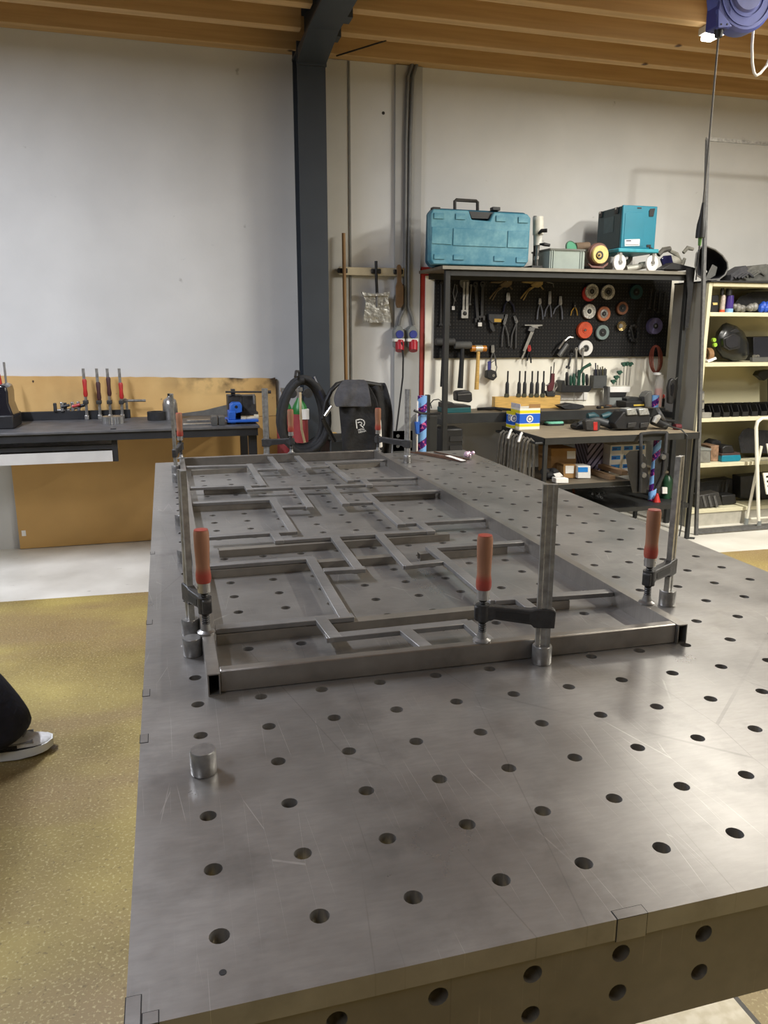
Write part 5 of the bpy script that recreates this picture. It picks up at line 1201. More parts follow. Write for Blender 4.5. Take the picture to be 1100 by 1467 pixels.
# grey respirator / face shield pile
t = tool('respirator', 'pale grey respirator mask with dark lens on the shelf', 'mask', 970, 365, 4.42)
mb = MB().sph(PY(963, 365, 4.56), (.075, .06, .065), 18, 12); mb.build('shell', mat('mask_grey', (158, 156, 146), .6), t)
px_flat(t, 'lens', [(948, 357), (953, 352), (963, 351), (967, 366), (961, 372), (953, 371)], 4.495, .02, mat('lens_dark', (34, 34, 66), .15), .006)
for pts in (((944, 352), (951, 343), (960, 341)), ((960, 345), (970, 350), (976, 360)), ((966, 372), (978, 366), (982, 356)), ((980, 348), (986, 341), (994, 343))):
    MB().ptube([(x, y, 4.54) for x, y in pts], [.013, .017, .012], 8).build('strap', mat('strap_grey', (128, 126, 116), .7, 0, .3, 40), t)
MB().ptube([(944, 351, 4.53), (950, 345, 4.53), (961, 342, 4.53)], .018, 8).build('filter', mat('mask_darkgrey', (92, 90, 84), .7), t)
rest(t, ZT)
t = tool('folded_sheet', 'black folded plastic sheet lying at the shelf corner', 'sheet', 970, 385, 4.36)
px_flat(t, 'fold', [(947, 386), (964, 376), (985, 381), (997, 384), (985, 387)], 4.36, .09, m_black, .004)
px_flat(t, 'hanging_flap', [(983, 384), (996, 384), (991, 430), (986, 470), (981, 470), (985, 420)], 4.318, .008, m_blackcloth, .001)
# large dark hood on the rack top
t = tool('face_hood', 'big dark curved welding hood lying open on the rack top', 'hood', 1020, 375, 4.3)
def loft(rings, m_, name, t, closed=True, cap=True):
    n = len(rings[0]); vs = [p for r in rings for p in r]; fs = []
    for j in range(len(rings)-1):
        for i in range(n if closed else n-1): fs.append((j*n+i, j*n+(i+1) % n, (j+1)*n+(i+1) % n, (j+1)*n+i))
    if cap: fs += [tuple(range(n-1, -1, -1)), tuple((len(rings)-1)*n+i for i in range(n))]
    return MB().add(vs, fs).build(name, m_, t, ang=1.0)
rim = [(1005, 339), (1014, 338), (1026, 343), (1036, 351), (1043, 361), (1044, 370), (1040, 379), (1032, 385), (1020, 386.5), (1008, 385), (1000, 380), (997, 365), (999, 348)]
cx_, cy_ = 1019, 364
rings = []
for f_, dy in ((1.0, 0), (.97, .05), (.86, .12), (.66, .18), (.4, .215), (.1, .225)):
    rings.append([PY(cx_-(1-f_)*8+(x-cx_)*f_, cy_+(1-f_)*12+(y-cy_)*f_, 4.26+dy) for x, y in rim])
o = loft(rings, mat('hood_dark', (46, 46, 50), .4), 'shell', t, cap=False)
md = o.modifiers.new('thick', 'SOLIDIFY'); md.thickness = .006
MB().tube([PY(x, y, 4.26) for x, y in rim], .0055, 8, closed=True).build('rim', mat('rim_grey', (104, 104, 102), .4), t)
px_flat(t, 'inner_lens', [(1012, 384), (1022, 364), (1029, 368), (1026, 380), (1018, 385)], 4.31, .004, mat('inner_grey', (92, 92, 90), .35), .001)

# ================================================================== CREAM RACK ON THE RIGHT
KX0, KX1, KY0, KY1 = 3.725, 5.05, 4.20, 4.60
KZ = [.13, .484, .825, 1.228, 1.584, 1.79]
rk = thing('storage_rack', 'cream metal storage rack filled with tools right of the pegboard', 'rack', ((KX0+KX1)/2, 4.4, 0))
for z in KZ: MB().bb(KX0+.03, KX1-.03, KY0, KY1-.012, z-.028, z).build('shelf', m_cream, rk, bevel=.002)
MB().bb(KX0+.03, KX1-.03, KY1-.011, KY1, .0, KZ[-1]).build('back_panel', mat('cream_back', (196, 190, 160), .55, 0, .06, 4), rk)
MB().bb(KX0+.03, KX1-.03, KY0+.01, KY0+.02, 0, KZ[0]-.028).build('plinth', mat('plinth_grey', (176, 172, 160), .6), rk)
for x in (KX0, KX1-.028): MB().bb(x, x+.028, KY0, KY0+.03, 0, KZ[-1]).build('post', m_cream, rk, bevel=.002)
MB().bb(KX0, KX0+.01, KY0+.031, KY1, 0, KZ[-1]).build('side_panel', mat('side_grey', (150, 148, 140), .6, 0, .06, 4), rk)
MB().bb(KX1-.01, KX1, KY0+.031, KY1, 0, KZ[-1]).build('side_panel', mat('side_grey', (150, 148, 140), .6, 0, .06, 4), rk)
MB().bb(KX0-.004, KX1, KY0-.02, KY1, KZ[-1]+.001, KZ[-1]+.012).build('top_mat', m_black2, rk)
ZR = KZ[-1]+.0125
rests(['face_hood'], ZR)
# floor strip in front of the rack
struct(MB().bb(KX0+.02, 7, 4.08, 4.11, 0, .012).build('trim_8', m_dgrey))
def on(name, label, cat, x, Y, z, group=None): return thing(name, label, cat, (PY(x, 500, Y).x, Y, z), group)
def blob(t, name, c, r, m_, n=14): return MB().sph(c, r, n, 9).build(name, m_, t)
# gloves on the rack top
gl = mat('grey_glove', (92, 92, 88), .9, 0, .35, 20, .4, 40)
for label, pts, m_, Y in (('crumpled dark grey welding glove beside the open hood', [(1048, 388), (1049, 379), (1058, 373), (1070, 366), (1074, 372), (1060, 382), (1048, 389)], m_greycloth, 4.28), ('grey welding glove with a pale cuff at the rack top end', [(1056, 389), (1066, 376), (1082, 365), (1100, 363), (1118, 366), (1118, 389)], gl, 4.34)):
    t = tool('welding_glove', label, 'glove', pts[0][0], 388, Y, 'gloves on the rack top')
    o = px_flat(t, 'glove', pts, Y, .12, m_, .012)
    for i in range(3):
        a = pts[1]; MB().ptube([(a[0]+4+5*i, a[1]+5, Y-.004), (a[0]+14+5*i, a[1]-2, Y-.01), (a[0]+22+4*i, a[1]-3+3*i, Y)], .011, 8).build('finger', m_, t)
    rest(t, ZR)
# shelf z=1.584
Z5 = KZ[4]
t = tool('spray_can', 'slim can with orange base on the upper rack shelf', 'can', 1034, 444, 4.26)
lathe_px(t, 'body', 1034, [(3.4, 446), (3.4, 424), (2.2, 421)], 4.27, mat('can_white', (176, 164, 156), .4, 0, .4, 60)); lathe_px(t, 'cap', 1034, [(2.4, 421), (2.4, 411)], 4.27, m_black); lathe_px(t, 'base_band', 1034, [(3.6, 446), (3.6, 442)], 4.27, m_orange); rest(t, Z5)
t = tool('purple_bottle', 'purple spray bottle with blue base on the upper rack shelf', 'bottle', 1044, 444, 4.26)
lathe_px(t, 'body', 1044, [(5.2, 444), (5.4, 430), (4.6, 420)], 4.27, mat('bottle_purple', (62, 44, 120), .3, 0, .2)); lathe_px(t, 'cap', 1044, [(4.4, 420), (4.2, 410)], 4.27, m_black); lathe_px(t, 'foot', 1044, [(5.6, 444.5), (5.6, 439)], 4.27, mat('bottle_lightblue', (130, 170, 210), .3)); rest(t, Z5)
t = tool('small_black_box', 'small black box with a yellow mark at the upper shelf corner', 'box', 1022, 440, 4.3)
px_flat(t, 'box', [(1016, 421), (1030, 420), (1030, 445), (1016, 445)], 4.29, .1, m_black, .004); px_flat(t, 'mark', [(1021, 431), (1028, 431), (1028, 434), (1022, 434.5)], 4.287, .004, mat('mark_yellow', (214, 190, 120), .5), 0); rest(t, Z5)
t = tool('black_bag', 'black soft bag lying at the back of the upper rack shelf', 'bag', 1080, 440, 4.4)
loft([[PY(1052+ (x-1052)*1.0, y, 4.36+dy) for x, y in ((1053, 430), (1060, 421), (1078, 414), (1100, 413), (1118, 420), (1120, 444), (1056, 444))] for dy in (0, .06, .14)], m_blackcloth, 'bag', t); rest(t, Z5)
t = tool('clear_bag', 'crumpled translucent bag of gloves on the upper rack shelf', 'bag', 1070, 440, 4.27)
mb = MB()
for i in range(8): q = PY(1053+4*i, 439+random.uniform(-3, 2), 4.28); mb.sph((q.x, q.y+random.uniform(0, .04), q.z), (.024, .03, random.uniform(.018, .032)), 8, 6)
mb.build('bag', mat('film_grey', (128, 126, 122), .35, 0, .35, 40), t, ang=.3); rest(t, Z5)
t = tool('blue_bag', 'bright blue plastic bag at the upper rack shelf', 'bag', 1096, 440, 4.25)
mb = MB()
for i in range(6): q = PY(1093+3*i, 439-3*(i % 2), 4.26); mb.sph((q.x, q.y+.02, q.z), (.022, .03, .034), 8, 6)
mb.build('bag', mat('film_blue', (40, 84, 190), .4), t, ang=.4); rest(t, Z5)
# shelf z=1.228: welding helmet
Z4 = KZ[3]
t = tool('welding_helmet', 'black auto-darkening welding helmet with green side knob on the rack', 'helmet', 1048, 517, 4.3)
prof = [(1023, 488), (1026, 476), (1034, 466), (1040, 463), (1055, 468), (1066, 477), (1072, 492), (1073, 508), (1068, 516), (1050, 519), (1034, 514), (1026, 503)]
cx_, cy_ = 1048, 494; rings = []
for f_, dy in ((.55, -.055), (.82, -.035), (1.0, .02), (.98, .09), (.8, .16), (.4, .20)):
    rings.append([PY(cx_+(x-cx_)*f_, cy_+(y-cy_)*f_, 4.30+dy) for x, y in prof])
loft(rings, mat('helmet_black', (24, 26, 28), .3, 0, .1), 'shell', t)
px_flat(t, 'window_frame', [(1036, 486), (1052, 478), (1061, 484), (1060, 500), (1045, 503), (1037, 498)], 4.222, .05, mat('frame_dark', (34, 34, 36), .35), .004)
px_flat(t, 'window', [(1039, 487), (1051, 481), (1058, 486), (1057, 497), (1046, 500), (1040, 496)], 4.216, .01, mat('helmet_lens', (40, 40, 44), .08), .001)
px_flat(t, 'brow', [(1045, 476), (1055, 471), (1061, 477), (1052, 478), (1046, 480)], 4.25, .03, m_black, .003)
MB().pdisc(1023.5, 488, 3, 4.27, .02).pdisc(1025, 495, 3, 4.27, .02).build('side_knob', mat('lime_knob', (150, 190, 60), .5), t); rest(t, Z4)
t = tool('tape_roll', 'brown tape roll standing behind the cream rack post', 'tape', 1013, 502, 4.27)
M_ = Matrix.Translation(PY(1014, 500, 4.28)) @ Matrix.Rotation(math.pi/2, 4, 'Y')
MB().lathe([(.035, -.02), (.052, -.02), (.052, .02), (.035, .02), (.035, -.02)], 24, M_).build('roll', mat('tape_brown', (132, 100, 66), .5), t); rest(t, Z4)
t = tool('dark_box', 'dark blue-black box at the back of the helmet shelf', 'box', 1092, 480, 4.45); px_flat(t, 'box', [(1081, 466), (1120, 465), (1120, 500), (1081, 500)], 4.44, .12, mat('navy_box', (26, 28, 40), .5), .004); rest(t, Z4)
t = tool('foil_scraps', 'bright scraps of foil and wire beside the helmet', 'scrap', 1080, 508, 4.27)
mb = MB()
for i in range(8): q = PY(1083+3*i, 510-random.uniform(0, 10)*(i < 3), 4.28); mb.sph((q.x, q.y+random.uniform(0, .06), q.z), (.016, .016, .012), 6, 5)
mb.build('scraps', m_steel, t, ang=.1); rest(t, Z4)
t = tool('dark_tray', 'flat dark tray under the foil scraps at the shelf edge', 'tray', 1090, 515, 4.24); px_flat(t, 'tray', [(1078, 512), (1120, 511), (1120, 518), (1078, 518)], 4.23, .03, mat('tray_grey', (84, 84, 82), .6), .002); rest(t, Z4)
t = tool('papers', 'white papers lying under the tape roll on the helmet shelf', 'papers', 1014, 512, 4.24); px_flat(t, 'sheet', [(1014, 513), (1026, 508), (1027, 511), (1015, 516)], 4.22, .06, m_paper, .001); rest(t, Z4)
# shelf z=.825: bins
Z3 = KZ[2]
for i in range(9):
    x = 1014+13.5*i; Y = 4.24
    t = tool('sorting_bin', 'black open-front sorting bin on the middle rack shelf', 'bin', x, 590, Y, 'sorting bins on the rack')
    q = PY(x, 590, Y); w_ = 5.8*sc(x, 590, Y)
    mb = MB()
    for s_ in (-1, 1): mb.add([(q.x+s_*w_, Y, 0), (q.x+s_*w_, Y+.2, 0), (q.x+s_*w_, Y+.2, .085), (q.x+s_*w_, Y+.03, .085), (q.x+s_*w_, Y, .035), (q.x+s_*(w_-.003), Y, 0), (q.x+s_*(w_-.003), Y+.2, 0), (q.x+s_*(w_-.003), Y+.2, .085), (q.x+s_*(w_-.003), Y+.03, .085), (q.x+s_*(w_-.003), Y, .035)],
        [(0, 1, 2, 3, 4), (9, 8, 7, 6, 5)] + [(k, (k+1) % 5, (k+1) % 5+5, k+5) for k in range(5)])
    mb.bb(q.x-w_, q.x+w_, Y, Y+.2, 0, .003).bb(q.x-w_, q.x+w_, Y, Y+.003, 0, .035).bb(q.x-w_, q.x+w_, Y+.197, Y+.2, 0, .085)
    mb.build('bin', m_black, t); 
    MB().bb(q.x-w_*.8, q.x+w_*.8, Y+.02, Y+.15, .004, .028).build('contents', (m_cast, m_steel, mat('olive_parts', (128, 120, 70), .6))[i % 3] if i else m_cast, t)
    rest(t, Z3)
for i, y in enumerate((590, 575, 562)):
    t = tool('parts_jar', 'clear screw-lid jar stacked at the rack post, ' + ('bottom', 'middle', 'top')[i] + ' one', 'jar', 1006, y, 4.23, 'stacked jars')
    lathe_px(t, 'jar', 1006, [(2.4, y+7), (2.4, y-2)], 4.235, mat('clear_plastic2', (170, 168, 160), .2, 0, .1, alpha=.6)); lathe_px(t, 'lid', 1006, [(2.6, y-2), (2.6, y-5)], 4.235, m_dgrey)
    rest(t, Z3+i*.068)
q = PY(1020, 594, 4.21); 
t = tool('mesh_tray', 'small clear tray lying before the sorting bins', 'tray', 1012, 594, 4.205); px_flat(t, 'tray', [(1006, 588), (1020, 588), (1019, 596), (1006, 596)], 4.203, .03, mat('clear_plastic2', (170, 168, 160), .2), .002); rest(t, Z3)
t = tool('hanging_holster', 'dark hand drill resting on a high block inside the rack', 'drill', 1095, 545, 4.3)
px_flat(t, 'body', [(1084, 545), (1088, 539), (1100, 537), (1120, 538), (1120, 549), (1100, 549), (1094, 553), (1090, 549)], 4.44, .06, m_black, .006)
px_flat(t, 'block', [(1106, 550), (1122, 550), (1122, 597), (1106, 597)], 4.445, .06, m_dark, .004); rest(t, Z3)
# shelf z=.484
Z2 = KZ[1]
t = tool('clear_box', 'clear plastic organiser box stacked low on the rack', 'box', 1015, 650, 4.24)
px_flat(t, 'box', [(1002, 643), (1018, 643), (1018, 660), (1002, 660)], 4.24, .14, mat('organiser', (120, 120, 116), .25, 0, .2, 30), .003); px_flat(t, 'lid', [(1002, 640), (1019, 640), (1019, 643), (1002, 643)], 4.236, .15, m_grey, .001); rest(t, Z2)
t = tool('clear_box', 'clear plastic organiser with orange parts beside the sander', 'box', 1024, 645, 4.28)
px_flat(t, 'box', [(1018.5, 638), (1030, 637), (1029, 660), (1018.5, 660)], 4.27, .14, mat('organiser_orange', (140, 112, 92), .25, 0, .4, 30), .003); rest(t, Z2)
tag(MB().pprism([(1018, 638), (1021, 632), (1027, 629), (1033, 631), (1035, 638)], 4.36, .1).build('peaked_cap', m_blackcloth, bevel=.008), 'black cap lying on the organiser boxes', 'cap'); rest(bpy.data.objects['peaked_cap'], zmin(bpy.data.objects['clear_box.001'])+.10)
t = tool('teal_case', 'teal and black power sander case on the low rack shelf', 'case', 1045, 655, 4.24)
px_flat(t, 'base', [(1034, 655), (1035, 651), (1061, 650), (1062, 656), (1059, 659), (1034, 660)], 4.23, .16, m_teal, .004); px_flat(t, 'middle', [(1034, 648), (1060, 646.5), (1061, 650.5), (1034, 651.5)], 4.235, .15, mat('case_brown', (70, 52, 50), .5), .002); px_flat(t, 'top', [(1035, 640), (1039, 637), (1049, 636.5), (1053, 646.5), (1035, 648)], 4.24, .13, m_black, .006); rest(t, Z2)
t = tool('black_holdall', 'black fabric holdall on the low rack shelf behind the ladder', 'bag', 1080, 645, 4.3)
loft([[PY(x, y, 4.30+dy) for x, y in ((1056, 640), (1062, 630), (1070, 626), (1084, 629), (1120, 630), (1120, 662), (1060, 662))] for dy in (0, .05, .16)], m_blackcloth, 'bag', t); rest(t, Z2)
# shelf z=.13
Z1 = KZ[0]
for i, (label, pts, Y, m_) in enumerate((('dark flat steel offcuts box on the bottom rack shelf', [(1002, 708), (1030, 703), (1035, 722), (1002, 727)], 4.23, m_cast), ('dark grinder lying on the bottom rack shelf', [(1034, 704), (1054, 702), (1056, 715), (1036, 718)], 4.28, m_black), ('black crate at the back of the bottom rack shelf', [(1000, 690), (1050, 685), (1050, 715), (1000, 715)], 4.45, m_black2), ('black toolbox behind the step ladder on the bottom rack shelf', [(1060, 690), (1120, 685), (1120, 722), (1060, 722)], 4.36, m_black))):
    t = tool('dark_bin', label, 'bin', pts[0][0], 720, Y); px_flat(t, 'body', pts, Y, .1, m_, .006)
    if i == 0:
        for k in range(3): px_flat(t, 'steel_strip', [(1006+8*k, 709), (1009+8*k, 708), (1013+8*k, 724), (1010+8*k, 725)], 4.224, .008, m_dgrey, 0)
    rest(t, Z1)

# leaning tube frame
lf = thing('leaning_frame', 'tall thin steel tube frame leaning against the cream rack', 'frame', (3.65, 4.0, 0))
zt_ = 2.73; ly = lambda z: 3.985 + (4.262-3.985)*z/zt_
def tubebar(a, c, w_=.011): return MB().tube([a, c], w_*1.414, 4)
tubebar((3.648, ly(0), .0), (3.648, ly(zt_), zt_)).build('upright', m_dgrey, lf, ang=.3)
tubebar((4.75, ly(0), .0), (4.75, ly(zt_), zt_)).build('upright', m_dgrey, lf, ang=.3)
tubebar((3.637, ly(zt_), zt_), (4.761, ly(zt_), zt_)).build('top_bar', m_galv, lf, ang=.3)
tubebar((3.659, ly(.02), .02), (4.739, ly(.02), .02)).build('bottom_bar', m_dgrey, lf, ang=.3)

# step ladder
ld = thing('step_ladder', 'small white folding step ladder with perforated treads before the rack', 'ladder', (4.55, 4.0, 0))
m_lad = mat('ladder_white', (226, 222, 206), .4, 0, .06)
fy = 4.06; lx = PY(1087.5, 748, fy).x
top = PY(1089, 601, fy+.05)
W_ = .40
MB().tube([(lx, fy, 0.01), (top.x-.02, fy+.06, top.z-.06), (top.x-.01, fy+.065, top.z-.02), (top.x+.03, fy+.07, top.z+.005), (top.x+W_-.07, fy+.07, top.z+.005), (top.x+W_-.02, fy+.065, top.z-.02), (top.x+W_, fy+.06, top.z-.06), (lx+W_, fy, .01)], .0135, 10).build('front_frame', m_lad, ld)
rear = PY(1075, 728, fy+.10)
ztop_ = PY(1081, 640, fy+.04).z
for s_ in (0, 1): MB().tube([(lx-.035+s_*(W_+.07), fy+.095, .012), (lx-.012+s_*(W_+.024), fy+.055, ztop_)], .011, 10).build('rear_leg', m_lad, ld)
MB().tube([(lx-.035, fy+.095, .012+.03), (lx-.035+W_+.07, fy+.095, .012+.03)], .009, 8).build('rear_bar', m_lad, ld)
for yt, yb in ((637, 662), (679, 707)):
    z1_, z2_ = PY(1095, yt, fy).z, PY(1095, yb, fy).z
    s_ = MB().bb(lx+.012, lx+W_-.012, fy-.06, fy+.02, z2_+.055, z2_+.075)
    o = MB().add([(lx+.012, fy-.03, z2_), (lx+W_-.012, fy-.03, z2_), (lx+W_-.012, fy+.03, z1_), (lx+.012, fy+.03, z1_), (lx+.012, fy-.02, z2_), (lx+W_-.012, fy-.02, z2_), (lx+W_-.012, fy+.04, z1_), (lx+.012, fy+.04, z1_)], [(0, 1, 2, 3), (7, 6, 5, 4), (0, 4, 5, 1), (1, 5, 6, 2), (2, 6, 7, 3), (3, 7, 4, 0)]).build('tread', m_lad, ld)
    for i in range(6):
        for j_ in range(4):
            u = .03+i*.058; f_ = .12+j_*.22
            MB().bb(lx+u, lx+u+.03, fy-.0325+.06*f_, fy-.0285+.06*f_, z2_+(z1_-z2_)*f_, z2_+(z1_-z2_)*(f_+.1)).build('tread_slot', m_gap, o)
for x, y in ((lx, fy), (lx+W_, fy), (lx-.035, fy+.095), (lx+W_+.035, fy+.095)):
    MB().cyl((x, y, 0.0005), (x, y, .05), .016, n=10).build('rubber_foot', m_grey, ld)

# ================================================================== MID TABLE
MX0, MX1, MY0, MY1, MZ = 2.345, 3.53, 3.90, 4.58, .77
mt = thing('side_table', 'dark steel side table with oak top in front of the shelving', 'table', (2.95, 4.2, 0))
MB().bb(MX0+.004, MX1-.004, MY0+.004, MY1-.004, MZ-.012, MZ).build('oak_top', m_wood, mt)
mb = MB().bb(MX0, MX1, MY0, MY0+.004, MZ-.045, MZ-.001).bb(MX0, MX1, MY1-.004, MY1, MZ-.045, MZ-.001).bb(MX0, MX0+.004, MY0, MY1, MZ-.045, MZ-.001).bb(MX1-.004, MX1, MY0, MY1, MZ-.045, MZ-.001)
mb.build('top_frame', m_dark, mt)
for x in (MX0, MX1-.03):
    for y in (MY0, MY1-.03): MB().bb(x+.004, x+.03, y+.004, y+.03, 0, MZ-.013).build('leg', m_dark, mt, bevel=.002)
MB().bb(MX0+.034, 3.02, MY0+.006, MY1-.006, .436, .452).bb(3.02, MX1-.034, 4.16, MY1-.006, .436, .452).build('mid_shelf', m_shelfwood, mt); MB().bb(MX0+.034, 3.02, MY0, MY0+.005, .42, .452).build('shelf_lip', m_dark, mt)
MB().bb(MX0+.034, MX1-.034, MY0+.006, MY1-.006, .255, .265).build('bottom_shelf', m_dark, mt); MB().bb(MX0+.034, MX1-.034, MY0, MY0+.005, .235, .265).build('shelf_lip', m_dark, mt)
MB().tube([(MX1-.01, MY0+.015, .004), (MX1+.03, MY0-.01, .004), (MX1+.05, MY0+.01, .004), (MX1+.02, MY0+.03, .004)], .004, 6).build('foot_loop', m_dark, mt)
# side rail with hoses hung over it
MB().tube([(MX0+.0, MY0+.015, .735), (MX0-.05, MY0+.015, .735), (MX0-.05, MY1-.02, .735), (MX0+.0, MY1-.02, .735)], .008, 8).build('side_rail', m_dark, mt)
m_hose = mat('grey_hose', (118, 114, 106), .45, .3, .2, 40)
for i in range(9):
    y = MY0+.10+i*.055; ln = random.uniform(.26, .33); s_ = random.uniform(-.01, .01)
    tag(MB().tube([(MX0-.085, y+s_*2, .735-ln), (MX0-.078, y+s_, .66), (MX0-.070, y, .735), (MX0-.05, y, .7535), (MX0-.030, y, .735), (MX0-.026, y-s_, .66), (MX0-.028, y-s_*2, .735-ln*.9)], .0095, 8).build('hanging_hose', m_hose), 'grey hose bent over the side table rail', 'hose', 'hoses over the table rail')
for i in range(2):
    y = MY0+.2+.17*i
    tag(MB().tube([(MX0-.09, y, .72), (MX0-.065, y+.02, .768), (MX0-.04, y+.06, .772), (MX0-.02, y+.1, .764)], .009, 6).build('white_tie', m_paper), 'white plastic tie wrapped over the hanging hoses', 'tie', 'white ties on the hoses')
# yellow-blue cartons
M = mat('carton_print', (240, 236, 220), .5, 0, .05); N, L, b = nodes_of(M); v = mapping(N, L); sp = N.new('ShaderNodeSeparateXYZ'); L.new(v, sp.inputs[0])
z_ = sp.outputs[2]
def zband(lo, hi): return fmath(N, L, 'MULTIPLY', fmath(N, L, 'GREATER_THAN', z_, lo), fmath(N, L, 'LESS_THAN', z_, hi))
c_ = mixc(N, L, zband(-.055, -.036), lin((240, 236, 222)), lin((232, 218, 30))); c_ = mixc(N, L, zband(-.032, .036), c_, lin((24, 96, 206))); c_ = mixc(N, L, zband(.040, .060), c_, lin((232, 218, 30))); L.new(c_, b.inputs['Base Color'])
def carton(label, xf0, xf1, Y, d, h, flap):
    x0, x1 = PY(xf0, 595, Y).x, PY(xf1, 595, Y).x
    if not flap: x0, x1 = 2.346, PY(744, 595, 4.34).x-.002
    t = thing('printed_carton', label, 'carton', ((x0+x1)/2, Y+d/2, MZ), 'printed cartons on the side table')
    MB().bb(x0, x1, Y, Y+d, MZ+.0006, MZ+h).build('body', M, t)
    if flap:
        MB().bb(x0+.07, x1, Y+.002, Y+.005, MZ+h, MZ+h+.028).build('front_flap', m_card, t); MB().bb(x0, x0+.003, Y, Y+d, MZ+h, MZ+h+.03).build('side_flap', mat('flap_white', (206, 204, 214), .7), t)
    zc_ = MZ+.075
    for kind in (0, 1):
        if kind == 0: M_ = Matrix.Translation(((x0+x1)/2, Y-.0012, zc_)) @ Matrix.Rotation(-math.pi/2, 4, 'X')
        else: M_ = Matrix.Translation((x0-.0012, Y+d/2, zc_)) @ Matrix.Rotation(math.pi/2, 4, 'Y')
        MB().lathe([(0, 0), (.026, 0), (.026, .0012), (0, .0012)], 24, M_).build('round_logo', m_paper, t)
        MB().lathe([(.011, -.0006), (.017, -.0006), (.017, .0012), (.011, .0012), (.011, -.0006)], 20, M_).build('logo_ring', mat('logo_blue', (52, 58, 110), .5), t)
    return t
carton('larger yellow and blue printed carton with an open flap on the side table', 744.5, 773.5, 4.34, .15, .150, True)
carton('lower yellow and blue printed carton tucked beside the larger one', 743, 760, 4.40, .11, .118, False)
# green sponge cloth
t = tool('sponge_pad', 'mint green and black pad lying on the oak side table', 'pad', 793, 608, 4.3)
q = PZ(793, 609, MZ); 
for name, z0_, z1_, m_, s_ in (('black_base', 0, .014, m_black2, 1.0), ('green_top', .0145, .026, mat('mint', (128, 206, 178), .7), .93)):
    mb = MB(); n = 18
    vs = [(q.x+.075*s_*math.copysign(abs(math.cos(a))**.6, math.cos(a)), q.y+.05*s_*math.copysign(abs(math.sin(a))**.6, math.sin(a)), MZ+.0006+z) for z in (z0_, z1_) for a in [2*math.pi*i/n for i in range(n)]]
    mb.add(vs, [tuple(range(n-1, -1, -1)), tuple(range(n, 2*n))] + [(i, (i+1) % n, (i+1) % n+n, i+n) for i in range(n)]).build(name, m_, t)
# red and black battery
def table_item(name, label, cat, x, y): return thing(name, label, cat, PZ(x, y, MZ))
t = table_item('power_pack', 'black battery pack with red side on the oak side table', 'battery', 849, 618)
q = PZ(849, 618, MZ); Yq = q.y
px_flat(t, 'body', [(838, 605), (841, 603), (855, 603.5), (860, 606), (860, 617), (856, 619), (840, 618)], Yq, .05, m_cast, .006)
px_flat(t, 'red_side', [(850, 606), (856, 606), (856, 618), (850, 618)], Yq-.003, .02, m_red, .003); rest(t, MZ)
# grinders and chargers
t = table_item('angle_grinder', 'dark cordless angle grinder lying on the oak table beside the charger', 'grinder', 850, 604)
Yg = 4.24
MB().ptube([(829, 603, Yg), (840, 599, Yg), (856, 596, Yg-.02), (872, 601, Yg-.05), (877, 603, Yg-.05)], [.022, .032, .030, .028, .030], 14).build('body', mat('grinder_grey', (44, 48, 52), .5), t)
MB().ptube([(842, 590, Yg), (850, 589, Yg), (856, 592, Yg)], [.022, .026, .02], 12).ptube([(862, 591, Yg), (872, 588, Yg), (880, 591, Yg)], [.02, .026, .02], 12).build('motor_cap', mat('grinder_teal', (34, 70, 78), .5), t)
px_flat(t, 'guard', [(825.5, 604), (832, 600.5), (840, 604), (846, 609), (826, 609)], Yg-.02, .09, m_black, .006); rest(t, MZ)
t = table_item('double_charger', 'black double battery charger with two silver-topped packs', 'charger', 905, 612)
Yc = 4.09
px_flat(t, 'base', [(884, 616), (880, 608), (893, 591), (932, 590), (931, 607), (927, 617)], Yc, .12, m_black, .008)
for x in (897.5, 915): px_flat(t, 'silver_pack_top', [(x, 587), (x+13, 586), (x+16, 595), (x+1.5, 596)], Yc-.014, .09, mat('silver_plastic', (176, 178, 176), .3, .5, .3, 80), .004)
for x in (900, 918): px_flat(t, 'pack_front', [(x, 607), (x+12, 606), (x+10, 613), (x-1, 614)], Yc-.012, .02, m_cast, .003)
rest(t, MZ)
t = table_item('cordless_grinder', 'black grinder with a pale disc guard at the oak table end', 'grinder', 950, 608)
Yg = 4.10
MB().ptube([(936, 602, Yg), (944, 606, Yg), (956, 611, Yg-.02)], [.036, .032, .026], 14).ptube([(938, 597, Yg), (955, 603, Yg), (966, 604, Yg)], [.012, .014, .010], 10).build('body', m_black, t)
M_ = Matrix.Translation(PY(945, 596, Yg+.02)) @ Matrix.Rotation(.9, 4, 'Y') @ Matrix.Rotation(.5, 4, 'X')
MB().lathe([(.02, 0), (.056, 0), (.058, .004), (.058, .02), (.05, .02)], 24, M_).build('guard', m_dgrey, t)
MB().ptube([(937, 606, Yg-.03), (940, 600, Yg-.03), (944, 597, Yg-.02)], [.018, .024, .016], 10).build('gear_head', mat('pale_alloy', (168, 166, 160), .4, .3), t); rest(t, MZ)
t = table_item('red_cap_spool', 'dark red round cap at the corner of the oak table', 'cap', 970, 614)
MB().ptube([(966, 611.5, 4.05), (974.5, 611.5, 4.05)], [.022, .020], 14).build('cap', mat('oxblood', (84, 30, 36), .45), t); rest(t, MZ)
tag(MB().tube([PZ(950, 612, MZ+.03), PZ(956, 610, MZ+.035), (3.40, 3.93, MZ+.02), (3.42, 3.885, MZ-.02), (3.424, 3.878, .5), (3.43, 3.876, .10), (3.40, 3.85, .012), (3.30, 3.82, .007), (3.2, 3.84, .007)], .0055, 8).build('grinder_cable', mat('dark_cable', (46, 46, 44), .5)), 'dark cable hanging over the front edge of the oak table', 'cable')
